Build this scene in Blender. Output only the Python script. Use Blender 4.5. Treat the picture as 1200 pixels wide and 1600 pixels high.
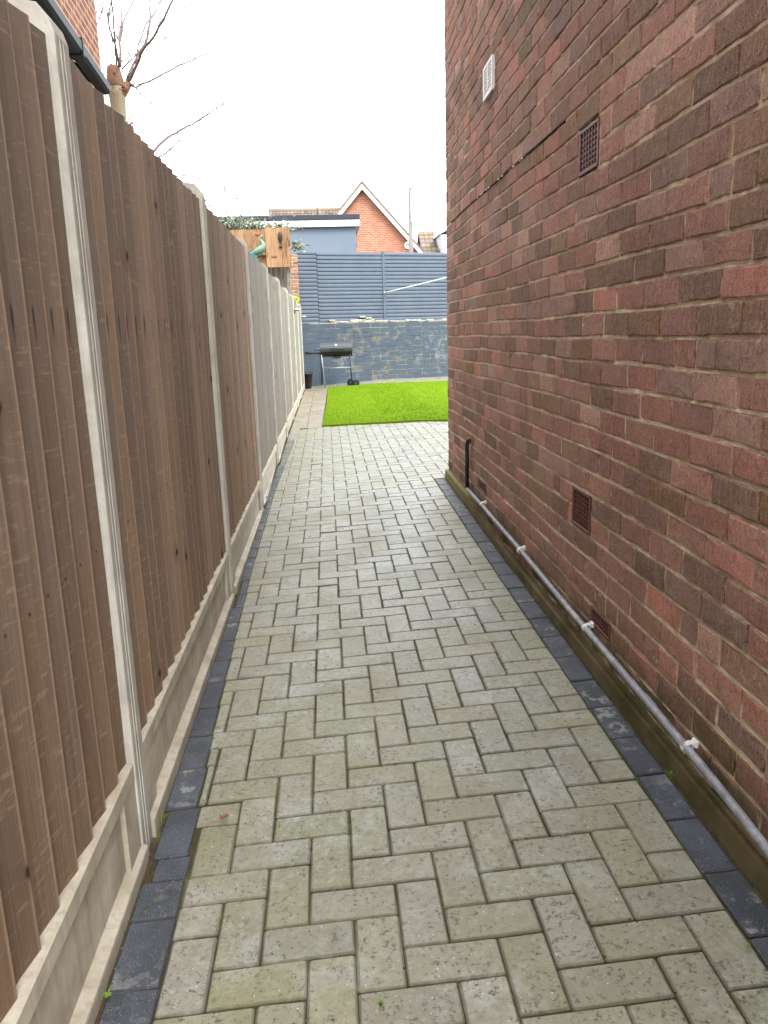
import bpy, math, random
from mathutils import Vector, Matrix, noise
random.seed(7)
R = math.radians
SC = bpy.context.scene
for o in list(bpy.data.objects): bpy.data.objects.remove(o)
COL = SC.collection

# ------------------------------------------------------------------ camera
EYE = 1.265                      # eye height over the near paving
FPX = 1218.24                    # focal length in photo pixels (photo 1200 wide)
def cam_rows(yaw, pitch, roll):
    cy, sy = math.cos(yaw), math.sin(yaw); cp, sp = math.cos(pitch), math.sin(pitch); cr, sr = math.cos(roll), math.sin(roll)
    Rz = Matrix(((cy, -sy, 0), (sy, cy, 0), (0, 0, 1)))
    B = Matrix(((1, 0, 0), (0, 0, -1), (0, 1, 0)))
    P = Matrix(((1, 0, 0), (0, cp, -sp), (0, sp, cp)))
    Q = Matrix(((cr, -sr, 0), (sr, cr, 0), (0, 0, 1)))
    return Q @ P @ B @ Rz
MC = cam_rows(0.0654, 0.2253, -0.0285)
cam = bpy.data.cameras.new('Camera'); camo = bpy.data.objects.new('Camera', cam); COL.objects.link(camo)
rt, dn, fw = MC[0], MC[1], MC[2]
camo.matrix_world = Matrix(((rt[0], -dn[0], -fw[0], 0), (rt[1], -dn[1], -fw[1], 0), (rt[2], -dn[2], -fw[2], EYE), (0, 0, 0, 1)))
cam.sensor_fit = 'HORIZONTAL'; cam.sensor_width = 36; cam.lens = 36 * FPX / 1200
cam.clip_start = 0.05; cam.clip_end = 600
SC.camera = camo
MT = MC.transposed()
def at(x, y, Y):                 # photo pixel -> point on the plane at distance Y
    d = MT @ Vector(((x - 600) / FPX, (y - 800) / FPX, 1)); t = Y / d[1]
    return Vector((d[0] * t, Y, d[2] * t + EYE))
def atz(x, y, z):
    d = MT @ Vector(((x - 600) / FPX, (y - 800) / FPX, 1)); t = (z - EYE) / d[2]
    return Vector((d[0] * t, d[1] * t, z))

# ------------------------------------------------------------------ light
SUN_EL, SUN_AZ = 46, 158         # degrees; azimuth clockwise from +Y
w = bpy.data.worlds.new('World'); SC.world = w; w.use_nodes = True
nt = w.node_tree; nt.nodes.clear()
wo = nt.nodes.new('ShaderNodeOutputWorld'); bg = nt.nodes.new('ShaderNodeBackground')
sky = nt.nodes.new('ShaderNodeTexSky'); sky.sky_type = 'NISHITA'; sky.sun_disc = False
sky.sun_elevation = R(SUN_EL); sky.sun_rotation = R(SUN_AZ); sky.air_density = 1; sky.dust_density = 4
mx = nt.nodes.new('ShaderNodeMix'); mx.data_type = 'RGBA'; mx.inputs[0].default_value = 0.88
# thick bright cloud over the physically bright sky
cn = nt.nodes.new('ShaderNodeTexNoise'); cn.inputs['Scale'].default_value = 1.6; cn.inputs['Detail'].default_value = 4
cr_ = nt.nodes.new('ShaderNodeValToRGB'); cr_.color_ramp.elements[0].position = .3; cr_.color_ramp.elements[1].position = .75
cr_.color_ramp.elements[0].color = (8.6, 8.8, 9.0, 1); cr_.color_ramp.elements[1].color = (10.0, 10.1, 10.1, 1)
nt.links.new(cn.outputs['Fac'], cr_.inputs[0])
nt.links.new(sky.outputs[0], mx.inputs[6]); nt.links.new(cr_.outputs[0], mx.inputs[7])
nt.links.new(mx.outputs[2], bg.inputs[0]); bg.inputs[1].default_value = 0.10
nt.links.new(bg.outputs[0], wo.inputs[0])
sl = bpy.data.lights.new('Sun', 'SUN'); sl.energy = 0.7; sl.angle = R(24); sl.color = (1, .96, .9)
so = bpy.data.objects.new('Sun', sl); COL.objects.link(so)
sv = Vector((math.sin(R(SUN_AZ)) * math.cos(R(SUN_EL)), math.cos(R(SUN_AZ)) * math.cos(R(SUN_EL)), math.sin(R(SUN_EL))))
so.rotation_euler = sv.to_track_quat('Z', 'Y').to_euler()
SC.view_settings.view_transform = 'Standard'; SC.view_settings.look = 'None'
SC.view_settings.exposure = 2.25; SC.view_settings.gamma = 1
SC.render.engine = 'CYCLES'
SC.cycles.max_bounces = 8; SC.cycles.diffuse_bounces = 6

# ------------------------------------------------------------------ helpers
class MB:
    def __init__(s): s.v = []; s.f = []; s.c = []; s.m = []; s.sm = []
    def add(s, vs, fs, c=(0, 0, 0, 1), m=0, smooth=False):
        b = len(s.v); s.v += [tuple(q) for q in vs]
        s.c += [c] * len(vs) if not (isinstance(c, list)) else c
        for f in fs: s.f.append(tuple(b + i for i in f)); s.m.append(m); s.sm.append(smooth)
    def box(s, lo, hi, c=(0, 0, 0, 1), m=0, tf=None, bev=0):
        x0, y0, z0 = lo; x1, y1, z1 = hi
        if bev:
            b = min(bev, (x1-x0)/2.01, (y1-y0)/2.01, (z1-z0)/2.01)
            vs = []; idx = {}
            for i, (X, sx) in enumerate(((x0, 1), (x1, -1))):
                for j, (Y, sy) in enumerate(((y0, 1), (y1, -1))):
                    for k, (Z, sz) in enumerate(((z0, 1), (z1, -1))):
                        idx[i, j, k] = len(vs)
                        vs += [(X, Y+sy*b, Z+sz*b), (X+sx*b, Y, Z+sz*b), (X+sx*b, Y+sy*b, Z)]
            fs = []
            for i in (0, 1):
                a = [idx[i, 0, 0], idx[i, 1, 0], idx[i, 1, 1], idx[i, 0, 1]]; fs.append(tuple(a if i else a[::-1]))
                a = [idx[0, i, 0]+1, idx[1, i, 0]+1, idx[1, i, 1]+1, idx[0, i, 1]+1]; fs.append(tuple(a[::-1] if i else a))
                a = [idx[0, 0, i]+2, idx[1, 0, i]+2, idx[1, 1, i]+2, idx[0, 1, i]+2]; fs.append(tuple(a if i else a[::-1]))
            for i in (0, 1):
                for j in (0, 1):
                    p, q = idx[i, j, 0], idx[i, j, 1]; fs.append((p, q, q+1, p+1))
                    p, q = idx[i, 0, j], idx[i, 1, j]; fs.append((p, q, q+2, p+2))
                    p, q = idx[0, i, j], idx[1, i, j]; fs.append((p+1, q+1, q+2, p+2))
                    for k in (0, 1): p = idx[i, j, k]; fs.append((p, p+1, p+2))
        else:
            vs = [(x0,y0,z0),(x1,y0,z0),(x1,y1,z0),(x0,y1,z0),(x0,y0,z1),(x1,y0,z1),(x1,y1,z1),(x0,y1,z1)]
            fs = [(3,2,1,0),(4,5,6,7),(0,1,5,4),(1,2,6,5),(2,3,7,6),(3,0,4,7)]
        if tf: vs = [tf(Vector(q)) for q in vs]
        s.add(vs, fs, c, m)
    def tube(s, pts, rad, n=8, c=(0, 0, 0, 1), m=0, cap=True, flat=1.0):
        pts = [Vector(p) for p in pts]
        if not hasattr(rad, '__len__'): rad = [rad] * len(pts)
        vs = []; fs = []; up = None
        for i, p in enumerate(pts):
            t = (pts[min(i+1, len(pts)-1)] - pts[max(i-1, 0)]).normalized()
            if up is None:
                up = Vector((0, 0, 1)) if abs(t.z) < .9 else Vector((1, 0, 0))
            a = t.cross(up)
            if a.length < 1e-5: a = t.cross(Vector((1, 0, .1)))
            a.normalize(); b = a.cross(t).normalized(); up = b
            for k in range(n):
                an = 2*math.pi*k/n
                vs.append(p + (a*math.cos(an) + b*math.sin(an)*flat)*rad[i])
        for i in range(len(pts)-1):
            for k in range(n):
                q = (k+1) % n; fs.append((i*n+k, i*n+q, (i+1)*n+q, (i+1)*n+k))
        if cap: fs.append(tuple(range(n))[::-1]); fs.append(tuple((len(pts)-1)*n+k for k in range(n)))
        s.add(vs, fs, c, m, True)
    def lathe(s, prof, o, n=20, axis='z', c=(0, 0, 0, 1), m=0, cap=True):
        o = Vector(o); vs = []; fs = []
        for r, h in prof:
            for k in range(n):
                a = 2*math.pi*k/n; p = (r*math.cos(a), r*math.sin(a), h)
                if axis == 'x': p = (p[2], p[0], p[1])
                if axis == 'y': p = (p[0], p[2], p[1])
                vs.append(o + Vector(p))
        for i in range(len(prof)-1):
            for k in range(n):
                q = (k+1) % n; fs.append((i*n+k, i*n+q, (i+1)*n+q, (i+1)*n+k))
        if cap: fs.append(tuple(range(n))[::-1]); fs.append(tuple((len(prof)-1)*n+k for k in range(n)))
        s.add(vs, fs, c, m, True)
    def prism(s, poly, y0, y1, c=(0, 0, 0, 1), m=0, tf=None):   # poly in (x,z), extruded in y
        n = len(poly); vs = [(x, y0, z) for x, z in poly] + [(x, y1, z) for x, z in poly]
        fs = [tuple(range(n)), tuple(range(2*n-1, n-1, -1))] + [(i, i+n, (i+1) % n + n, (i+1) % n) for i in range(n)]
        if tf: vs = [tf(Vector(q)) for q in vs]
        s.add(vs, fs, c, m)
    def build(s, name, mats, parent=None, fix=True):
        me = bpy.data.meshes.new(name); me.from_pydata(s.v, [], s.f)
        if not isinstance(mats, (list, tuple)): mats = [mats]
        for q in mats: me.materials.append(q)
        me.polygons.foreach_set('material_index', s.m); me.polygons.foreach_set('use_smooth', s.sm)
        at_ = me.attributes.new('tint', 'FLOAT_COLOR', 'POINT')
        fl = []
        for q in s.c: fl += [q[0], q[1], q[2], 1]
        at_.data.foreach_set('color', fl)
        me.update(); me.validate()
        if fix:
            import bmesh
            bm = bmesh.new(); bm.from_mesh(me); bmesh.ops.recalc_face_normals(bm, faces=bm.faces); bm.to_mesh(me); bm.free()
        o = bpy.data.objects.new(name, me); COL.objects.link(o)
        if parent:
            o.parent = parent
            M_ = Matrix.Identity(4); q = parent
            while q: M_ = Matrix.Translation(q.location) @ M_; q = q.parent
            o.location = -M_.translation
        return o
def tag(o, label=None, cat=None, group=None, kind=None):
    if label: o['label'] = label
    if cat: o['category'] = cat
    if group: o['group'] = group
    if kind: o['kind'] = kind
    return o
def empty(name, loc, label, cat, group=None):
    o = bpy.data.objects.new(name, None); COL.objects.link(o); o.location = loc; o.empty_display_size = .1
    return tag(o, label, cat, group)
def rnd(a, b): return random.uniform(a, b)

# ------------------------------------------------------------------ materials
class N:
    def __init__(s, name):
        s.m = bpy.data.materials.new(name); s.m.use_nodes = True; s.t = s.m.node_tree
        s.p = s.t.nodes['Principled BSDF']; s.tc = None
    def n(s, typ, **k):
        q = s.t.nodes.new(typ)
        for a, b in k.items():
            if hasattr(q, a): setattr(q, a, b)
        return q
    def L(s, a, b): s.t.links.new(a, b)
    def co(s, scale=(1, 1, 1), off=None):
        if s.tc is None: s.tc = s.n('ShaderNodeTexCoord')
        mp = s.n('ShaderNodeMapping'); mp.inputs['Scale'].default_value = scale
        src = s.tc.outputs['Object']
        if off is not None:      # offset by a colour socket so that every piece gets its own patch of texture
            va = s.n('ShaderNodeVectorMath'); va.operation = 'MULTIPLY_ADD'
            s.L(off, va.inputs[0]); va.inputs[1].default_value = (17, 31, 23); s.L(src, va.inputs[2]); src = va.outputs[0]
        s.L(src, mp.inputs[0]); return mp.outputs[0]
    def noise(s, scale, detail=3, rough=.55, sc=(1, 1, 1), off=None, dist=0):
        q = s.n('ShaderNodeTexNoise'); q.inputs['Scale'].default_value = scale; q.inputs['Detail'].default_value = detail
        q.inputs['Roughness'].default_value = rough; q.inputs['Distortion'].default_value = dist
        s.L(s.co(sc, off), q.inputs['Vector']); return q.outputs['Fac']
    def vor(s, scale, sc=(1, 1, 1), off=None, feat='F1', out='Distance'):
        q = s.n('ShaderNodeTexVoronoi'); q.feature = feat; q.inputs['Scale'].default_value = scale
        s.L(s.co(sc, off), q.inputs['Vector']); return q.outputs[out]
    def ramp(s, fac, stops, mode='LINEAR'):
        q = s.n('ShaderNodeValToRGB'); e = q.color_ramp; e.interpolation = mode
        while len(e.elements) < len(stops): e.elements.new(.5)
        for i, (p, c) in enumerate(stops):
            e.elements[i].position = p
            e.elements[i].color = (c, c, c, 1) if not hasattr(c, '__len__') else (c[0], c[1], c[2], 1)
        s.L(fac, q.inputs[0]); return q.outputs[0]
    def mix(s, fac, a, b, mode='MIX'):
        q = s.n('ShaderNodeMix'); q.data_type = 'RGBA'; q.blend_type = mode; q.clamp_factor = True
        for ix, v in ((0, fac), (6, a), (7, b)):
            sock = q.inputs[ix]
            if isinstance(v, bpy.types.NodeSocket): s.L(v, sock)
            elif hasattr(v, '__len__'): sock.default_value = (v[0], v[1], v[2], 1)
            elif ix == 0: sock.default_value = v
            else: sock.default_value = (v, v, v, 1)
        return q.outputs[2]
    def math(s, op, a, b=0.0, clamp=False):
        q = s.n('ShaderNodeMath'); q.operation = op; q.use_clamp = clamp
        for sock, v in ((q.inputs[0], a), (q.inputs[1], b)):
            if isinstance(v, bpy.types.NodeSocket): s.L(v, sock)
            else: sock.default_value = v
        return q.outputs[0]
    def tint(s):
        q = s.n('ShaderNodeAttribute'); q.attribute_name = 'tint'; return q
    def sep(s, v):
        q = s.n('ShaderNodeSeparateXYZ'); s.L(v, q.inputs[0]); return q.outputs
    def pos(s):
        g = s.n('ShaderNodeNewGeometry'); return s.sep(g.outputs['Position'])
    def fin(s, col, rough=.8, bump=None, bstr=.5, bdist=.005, spec=.3, metal=0, bump2=None):
        if isinstance(col, bpy.types.NodeSocket): s.L(col, s.p.inputs['Base Color'])
        else: s.p.inputs['Base Color'].default_value = (*col, 1)
        if isinstance(rough, bpy.types.NodeSocket): s.L(rough, s.p.inputs['Roughness'])
        else: s.p.inputs['Roughness'].default_value = rough
        s.p.inputs['Specular IOR Level'].default_value = spec; s.p.inputs['Metallic'].default_value = metal
        last = None
        for h, st, di in ((bump, bstr, bdist),) + (((bump2[0], bump2[1], bump2[2]),) if bump2 else ()):
            if h is None: continue
            b = s.n('ShaderNodeBump'); b.inputs['Strength'].default_value = st; b.inputs['Distance'].default_value = di
            s.L(h, b.inputs['Height'])
            if last: s.L(last, b.inputs['Normal'])
            last = b.outputs[0]
        if last: s.L(last, s.p.inputs['Normal'])
        return s.m
def plain(name, col, rough=.6, spec=.4, metal=0, var=.15, scale=12):
    a = N(name); n1 = a.noise(scale, 4)
    c = a.mix(n1, tuple(q*(1-var) for q in col), tuple(min(1, q*(1+var)) for q in col))
    return a.fin(c, rough, a.noise(scale*8, 2), .15, .002, spec, metal)

def mat_brick(name='brick', moss=True):
    a = N(name); t = a.tint(); base = t.outputs['Color']
    off = base
    big = a.noise(9, 3, off=off); c = a.mix(a.ramp(big, [(.3, 0), (.75, 1)]), base, a.mix(.4, base, (.42, .28, .20)))
    blot = a.noise(13, 4, .7, sc=(1, 1, .5), off=off); c = a.mix(a.ramp(blot, [(.3, .55), (.48, 0)]), c, a.mix(.5, c, (.10, .05, .045)))
    comb = a.noise(120, 3, .7, sc=(1, 1, .18), off=off); c = a.mix(a.ramp(comb, [(.52, 0), (.66, .4)]), c, (.55, .40, .33))
    c = a.mix(a.ramp(comb, [(.36, .5), (.48, 0)]), c, a.mix(.4, c, (.04, .02, .015)))
    fine = a.noise(260, 3, .7); c = a.mix(a.ramp(fine, [(.35, .8), (.6, 0)]), c, a.mix(.6, c, (.03, .018, .015)))
    c = a.mix(a.ramp(a.noise(230, 3, .7), [(.56, 0), (.68, .7)]), c, (.62, .46, .36))
    c = a.mix(a.ramp(a.noise(75, 4, .75, off=off), [(.33, .6), (.44, 0)]), c, (.06, .035, .028))
    # mineral bloom / lighter scuffs and dark staining with shapes of their own
    c = a.mix(a.ramp(a.noise(3.2, 6, .7), [(.56, 0), (.76, .35)]), c, (.58, .45, .38))
    c = a.mix(a.math('MULTIPLY', a.ramp(a.noise(24, 5, .75), [(.60, 0), (.68, .8)]), a.ramp(a.noise(2.4, 3), [(.45, 0), (.6, 1)])), c, (.66, .54, .42))
    c = a.mix(a.ramp(a.noise(1.3, 4, .6, sc=(1, 1, .35)), [(.55, 0), (.78, .4)]), c, (.09, .06, .05))
    if moss:
        z = a.pos()[2]
        mm = a.math('SUBTRACT', .34, z); mm = a.math('MULTIPLY', mm, 6, True)
        mm = a.math('MULTIPLY', mm, a.ramp(a.noise(5, 4), [(.35, .1), (.62, 1)]))
        c = a.mix(mm, c, a.mix(a.noise(40, 3), (.045, .045, .014), (.10, .09, .035)))
    h = a.math('ADD', a.math('ADD', a.noise(150, 4, .7, sc=(1, 1, .45), off=off), comb), a.math('MULTIPLY', a.noise(35, 3, off=off), .8))
    return a.fin(c, .86, h, .9, .006, .25)
def mat_mortar(name='mortar', moss=True):
    a = N(name); n1 = a.noise(22, 5, .65)
    c = a.mix(a.ramp(n1, [(.3, 0), (.7, 1)]), (.50, .40, .28), (.88, .75, .57))
    c = a.mix(a.ramp(a.noise(4, 4), [(.5, 0), (.7, .6)]), c, (.25, .21, .16))
    if moss:
        z = a.pos()[2]; mm = a.math('MULTIPLY', a.math('SUBTRACT', .36, z), 5, True)
        c = a.mix(a.math('MULTIPLY', mm, a.ramp(a.noise(9, 4), [(.4, 0), (.6, .8)])), c, (.10, .12, .03))
    return a.fin(c, .95, a.noise(180, 4, .7), .8, .004, .15)
M = {}
M['brick'] = mat_brick(); M['mortar'] = mat_mortar()

def mat_paver():
    a = N('paver'); base = a.tint().outputs['Color']
    c = base
    mott = a.noise(38, 5, .75); c = a.mix(a.ramp(mott, [(.35, .5), (.5, 0)]), c, a.mix(.55, base, (.10, .095, .05)))
    c = a.mix(a.ramp(mott, [(.52, 0), (.66, .5)]), c, (.42, .41, .32))
    worn = a.ramp(a.noise(7, 5, .7), [(.5, 0), (.64, 1)])
    c = a.mix(a.math('MULTIPLY', worn, .42), c, a.mix(a.noise(60, 3), (.30, .31, .31), (.52, .53, .51)))      # pale worn face
    c = a.mix(a.ramp(a.noise(3.1, 4, .6), [(.42, 0), (.64, .75)]), c, a.mix(.3, base, (.25, .215, .075)))          # algae film
    pit = a.noise(80, 6, .8, off=base)
    pm = a.math('MULTIPLY', a.ramp(pit, [(.40, 1), (.46, 0)]), a.ramp(a.noise(11, 4, .6), [(.36, .3), (.56, 1)]))
    c = a.mix(pm, c, (.05, .045, .035))
    sp = a.math('MULTIPLY', a.ramp(a.vor(95, off=base), [(.10, 1), (.20, 0)]), a.ramp(a.noise(70, 3, .8), [(.52, 0), (.62, 1)]))
    c = a.mix(a.math('MULTIPLY', sp, .8), c, (.85, .82, .74))
    h = a.math('ADD', pit, a.math('MULTIPLY', mott, .7))
    rg = a.ramp(a.noise(3, 4), [(.35, .24), (.65, .52)])
    return a.fin(c, rg, h, .6, .0045, .8)
M['paver'] = mat_paver()
def mat_paver_dark():
    a = N('charcoal_paver'); base = a.tint().outputs['Color']
    n1 = a.noise(16, 5, .7, off=base)
    c = a.mix(a.ramp(a.noise(9, 2), [(.4, 0), (.6, 1)]), base, a.mix(.5, base, (.02, .022, .026)))
    msk = a.math('MULTIPLY', a.ramp(n1, [(.54, 0), (.6, 1)]), a.ramp(a.noise(2.2, 2, off=base), [(.42, 0), (.6, .75)]))
    c = a.mix(msk, c, (.30, .30, .29))
    c = a.mix(a.ramp(a.vor(170), [(.1, .9), (.14, 0)]), c, (.5, .48, .42))
    pit = a.noise(140, 5, .75); c = a.mix(a.ramp(pit, [(.34, .8), (.44, 0)]), c, (.012, .012, .012))
    return a.fin(c, a.ramp(n1, [(.4, .42), (.7, .7)]), a.math('ADD', pit, n1), .5, .003, .42)
M['paver_dark'] = mat_paver_dark()
def mat_sand():
    a = N('joint_sand'); n1 = a.noise(30, 4)
    c = a.mix(n1, (.035, .026, .016), (.09, .07, .045))
    c = a.mix(a.ramp(a.noise(3.4, 6, .75), [(.5, 0), (.6, .85)]), c, a.mix(a.noise(60, 2), (.06, .065, .015), (.15, .16, .04)))
    return a.fin(c, .95, a.noise(200, 3), .8, .004, .1)
M['sand'] = mat_sand()
def mat_soil():
    a = N('soil'); c = a.mix(a.noise(60, 5, .7), (.035, .022, .013), (.13, .085, .05))
    return a.fin(c, .95, a.noise(120, 5, .7), 1, .008, .1)
M['soil'] = mat_soil()
def mat_wood(name, lo, hi, grey, greyamt, knots=True, nails=None, dots=()):
    a = N(name); t = a.tint(); s = a.sep(t.outputs['Color']); off = t.outputs['Color']
    dark = tuple(q*.22 for q in lo)
    g = a.noise(17, 6, .75, sc=(1, 1, .05), off=off, dist=.5); g2 = a.noise(48, 4, .7, sc=(1, 1, .045), off=off)
    c = a.mix(a.ramp(g, [(.36, 0), (.64, 1)]), lo, hi)
    c = a.mix(a.math('MULTIPLY', s[2], .7), c, a.mix(.6, c, grey))
    z = a.pos()[2]
    gz = a.math('ADD', a.math('MULTIPLY', z, .5), a.math('MULTIPLY', a.noise(3, 4, off=off), .9)); gz = a.math('SUBTRACT', gz, .7, True)
    c = a.mix(a.math('MULTIPLY', gz, greyamt), c, a.mix(a.ramp(g, [(.35, 0), (.65, 1)]), tuple(q*.5 for q in grey), grey))
    g3 = a.noise(9, 4, .6, sc=(1, 1, .10), off=off)
    c = a.mix(a.ramp(g3, [(.3, .75), (.5, 0)]), c, a.mix(.5, c, dark))
    c = a.mix(a.ramp(g2, [(.38, 1), (.5, 0)]), c, a.mix(.4, c, dark))
    c = a.mix(a.ramp(s[0], [(.25, 0), (1, .62)]), c, a.mix(.4, c, dark)); c = a.mix(a.ramp(s[0], [(0, .5), (.2, 0)]), c, a.mix(.5, c, tuple(min(1, q*1.35) for q in hi)))
    warm = a.math('MULTIPLY', a.ramp(a.noise(7, 5, .65, sc=(1, 1, .3), off=off), [(.46, 0), (.58, .9)]), a.ramp(z, [(.2, 1), (1.6, .12)]))
    c = a.mix(warm, c, a.mix(.35, (.20, .095, .04), c))
    crack = a.math('ABSOLUTE', a.math('SUBTRACT', a.noise(7, 2, .4, sc=(1, 1, .07), off=off), .5))
    cm = a.math('MULTIPLY', a.ramp(crack, [(.007, 1), (.018, 0)]), a.ramp(a.noise(5, 2, off=off), [(.5, 0), (.58, 1)]))
    c = a.mix(a.math('MULTIPLY', cm, .85), c, dark)
    saw = a.noise(70, 3, .6, sc=(.2, .25, 1.5)); c = a.mix(a.ramp(saw, [(.58, 0), (.7, .22)]), c, tuple(min(1, q*1.5) for q in hi))
    edge = a.ramp(s[1], [(.10, .9), (.17, .75), (.24, 0), (.9, 0)]); c = a.mix(edge, c, a.mix(.35, c, dark)); c = a.mix(a.ramp(s[1], [(.93, 0), (.965, .5)]), c, a.mix(.5, c, tuple(min(1, q*1.5) for q in hi)))  # contact shadow beside each overlap and bright lip painted into the board colour
    h = a.math('ADD', g, a.math('MULTIPLY', a.math('ADD', g2, saw), .6)); h = a.math('SUBTRACT', h, a.math('MULTIPLY', cm, 1.2))
    if knots:
        ov = a.sep(off); py = a.pos(); cb = a.n('ShaderNodeCombineXYZ')
        a.L(a.math('ADD', py[1], a.math('MULTIPLY', ov[0], 13)), cb.inputs[0]); a.L(a.math('ADD', a.math('MULTIPLY', py[2], .8), a.math('MULTIPLY', ov[2], 7)), cb.inputs[1])
        vq = a.n('ShaderNodeTexVoronoi'); vq.voronoi_dimensions = '2D'; vq.inputs['Scale'].default_value = 4.2; a.L(cb.outputs[0], vq.inputs['Vector'])
        k = a.math('ADD', vq.outputs['Distance'], a.math('MULTIPLY', a.math('SUBTRACT', a.noise(40, 2), .5), .04))
        k = a.math('ADD', k, a.math('MULTIPLY', a.math('GREATER_THAN', a.sep(vq.outputs['Color'])[0], .45), 1))
        c = a.mix(a.ramp(k, [(.05, .7), (.19, 0)]), c, a.mix(.5, c, (.12, .06, .035)))
        c = a.mix(a.ramp(k, [(.025, .95), (.055, 0)]), c, (.035, .02, .014))
    for zn, ln, lst in [(q, 5, 1) for q in (nails or ())]+[(q, 40, 0) for q in dots]:
        dz = a.math('SUBTRACT', z, zn); band = a.ramp(a.math('ADD', a.math('MULTIPLY', dz, ln), .5), [(.2, 0), (.45, 1), (.55, 1), (.62, 0)])
        du = a.math('ABSOLUTE', a.math('SUBTRACT', s[1], .62)); um = a.ramp(du, [(.012, 1), (.045, 0)])
        c = a.mix(a.math('MULTIPLY', a.math('MULTIPLY', band, um), .8), c, (.02, .014, .012))
    return a.fin(c, .82, h, .8, .006, .25)
M['board'] = mat_wood('weathered_board', (.135, .070, .036), (.60, .42, .285), (.50, .43, .38), .75, nails=(1.315,), dots=(.215, .80))
M['board_grey'] = mat_wood('silvered_board', (.17, .15, .13), (.36, .33, .295), (.40, .38, .35), .9)
M['board_old'] = mat_wood('old_board', (.16, .12, .10), (.32, .26, .22), (.40, .36, .33), .7)
M['board_new'] = mat_wood('new_board', (.30, .16, .08), (.45, .27, .145), (.42, .29, .19), .2)
def mat_conc(name, lo, hi, streak=True, moss=0, mz=.1):
    a = N(name); n1 = a.noise(8, 5, .65)
    c = a.mix(a.ramp(n1, [(.3, 0), (.7, 1)]), lo, hi)
    if streak: c = a.mix(a.ramp(a.noise(45, 4, .6, sc=(1, 1, .04)), [(.5, 0), (.75, .45)]), c, tuple(q*.62 for q in lo))
    c = a.mix(a.ramp(a.vor(60), [(.05, .7), (.09, 0)]), c, (.08, .07, .06))
    if moss:
        z = a.pos()[2]; mm = a.math('MULTIPLY', a.math('SUBTRACT', mz, z), 7, True)
        c = a.mix(a.math('MULTIPLY', mm, a.ramp(a.noise(14, 4), [(.35, .25), (.65, moss)])), c, (.055, .05, .02))
    return a.fin(c, .85, a.math('ADD', a.noise(160, 4, .7), n1), .4, .003, .25)
M['conc'] = mat_conc('post_concrete', (.37, .36, .325), (.56, .55, .505), moss=.6, mz=.08)
M['conc2'] = mat_conc('gravel_board_concrete', (.35, .31, .245), (.57, .525, .44), moss=.35, mz=.09)
def mat_plinth():
    a = N('plinth_render'); n1 = a.noise(10, 5, .65)
    c = a.mix(n1, (.13, .10, .05), (.26, .21, .12))
    c = a.mix(a.ramp(a.noise(3.5, 4), [(.4, 0), (.65, .85)]), c, a.mix(a.noise(50, 3), (.035, .037, .01), (.10, .095, .03)))
    y = a.pos()[1]; far = a.math('MULTIPLY', a.math('SUBTRACT', y, 4.6), .8, True)
    c = a.mix(a.math('MULTIPLY', far, .8), c, a.mix(a.noise(30, 4), (.20, .20, .06), (.42, .38, .20)))
    return a.fin(c, .92, a.noise(90, 5, .7), .8, .006, .2)
M['plinth'] = mat_plinth()
M['airbrick'] = plain('terracotta_vent', (.13, .042, .034), .55, .4, var=.3, scale=30)
M['hole'] = plain('vent_hole', (.006, .005, .005), .9, .1)
M['whitep'] = plain('white_plastic', (.78, .77, .74), .45, .5, var=.06)
M['blackp'] = plain('black_plastic', (.018, .016, .017), .38, .5, var=.4)
def mat_pipe():
    a = N('grey_pipe'); c = a.mix(a.ramp(a.noise(25, 5, .7), [(.35, 0), (.7, 1)]), (.17, .17, .195), (.36, .365, .39))
    c = a.mix(a.ramp(a.noise(190, 3), [(.62, 0), (.7, .8)]), c, (.5, .5, .5))
    c = a.mix(a.ramp(a.noise(8, 4), [(.58, 0), (.66, .6)]), c, (.42, .43, .42))
    return a.fin(c, .5, a.noise(120, 3), .3, .002, .45)
M['pipe'] = mat_pipe()
def mat_slat():
    a = N('blue_grey_slat'); c = a.mix(a.noise(5, 4), (.078, .102, .145), (.112, .14, .19))
    c = a.mix(a.ramp(a.noise(2.0, 3, sc=(1, 1, .3)), [(.5, 0), (.8, .3)]), c, (.05, .07, .105))
    return a.fin(c, .65, a.noise(60, 3, sc=(.1, 1, 1)), .2, .003, .35)
M['slat'] = mat_slat()
def mat_block():
    a = N('painted_block'); t = a.tint(); s = a.sep(t.outputs['Color'])
    paint = a.mix(a.noise(4, 4), (.050, .070, .098), (.085, .112, .145))
    raw = a.mix(a.noise(12, 4), (.09, .09, .085), (.20, .19, .165))
    peel = a.math('ADD', a.math('MULTIPLY', a.noise(5.5, 6, .75), 1.15), a.math('MULTIPLY', s[0], .14))
    pm = a.math('MULTIPLY', a.ramp(peel, [(.70, 0), (.78, 1)]), s[1])
    c = a.mix(pm, paint, raw)
    c = a.mix(a.math('MULTIPLY', a.ramp(a.noise(2.5, 6, .75, sc=(1, 1, .5)), [(.58, 0), (.66, .7)]), s[1]), c, (.20, .24, .28))
    c = a.mix(a.math('MULTIPLY', a.ramp(a.noise(4, 4), [(.6, 0), (.7, .5)]), s[1]), c, (.10, .11, .05))
    return a.fin(c, .85, a.noise(70, 4), .6, .005, .2)
M['block'] = mat_block()
def mat_blockjoint():
    a = N('block_joint'); c = a.mix(a.ramp(a.noise(3.5, 5), [(.42, 0), (.58, 1)]), (.06, .08, .105), (.34, .31, .23))
    return a.fin(c, .95, a.noise(60, 4), .6, .006, .1)
M['blockjoint'] = mat_blockjoint()
M['stone'] = mat_conc('rubble_stone', (.22, .21, .17), (.50, .48, .42), False)
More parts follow.
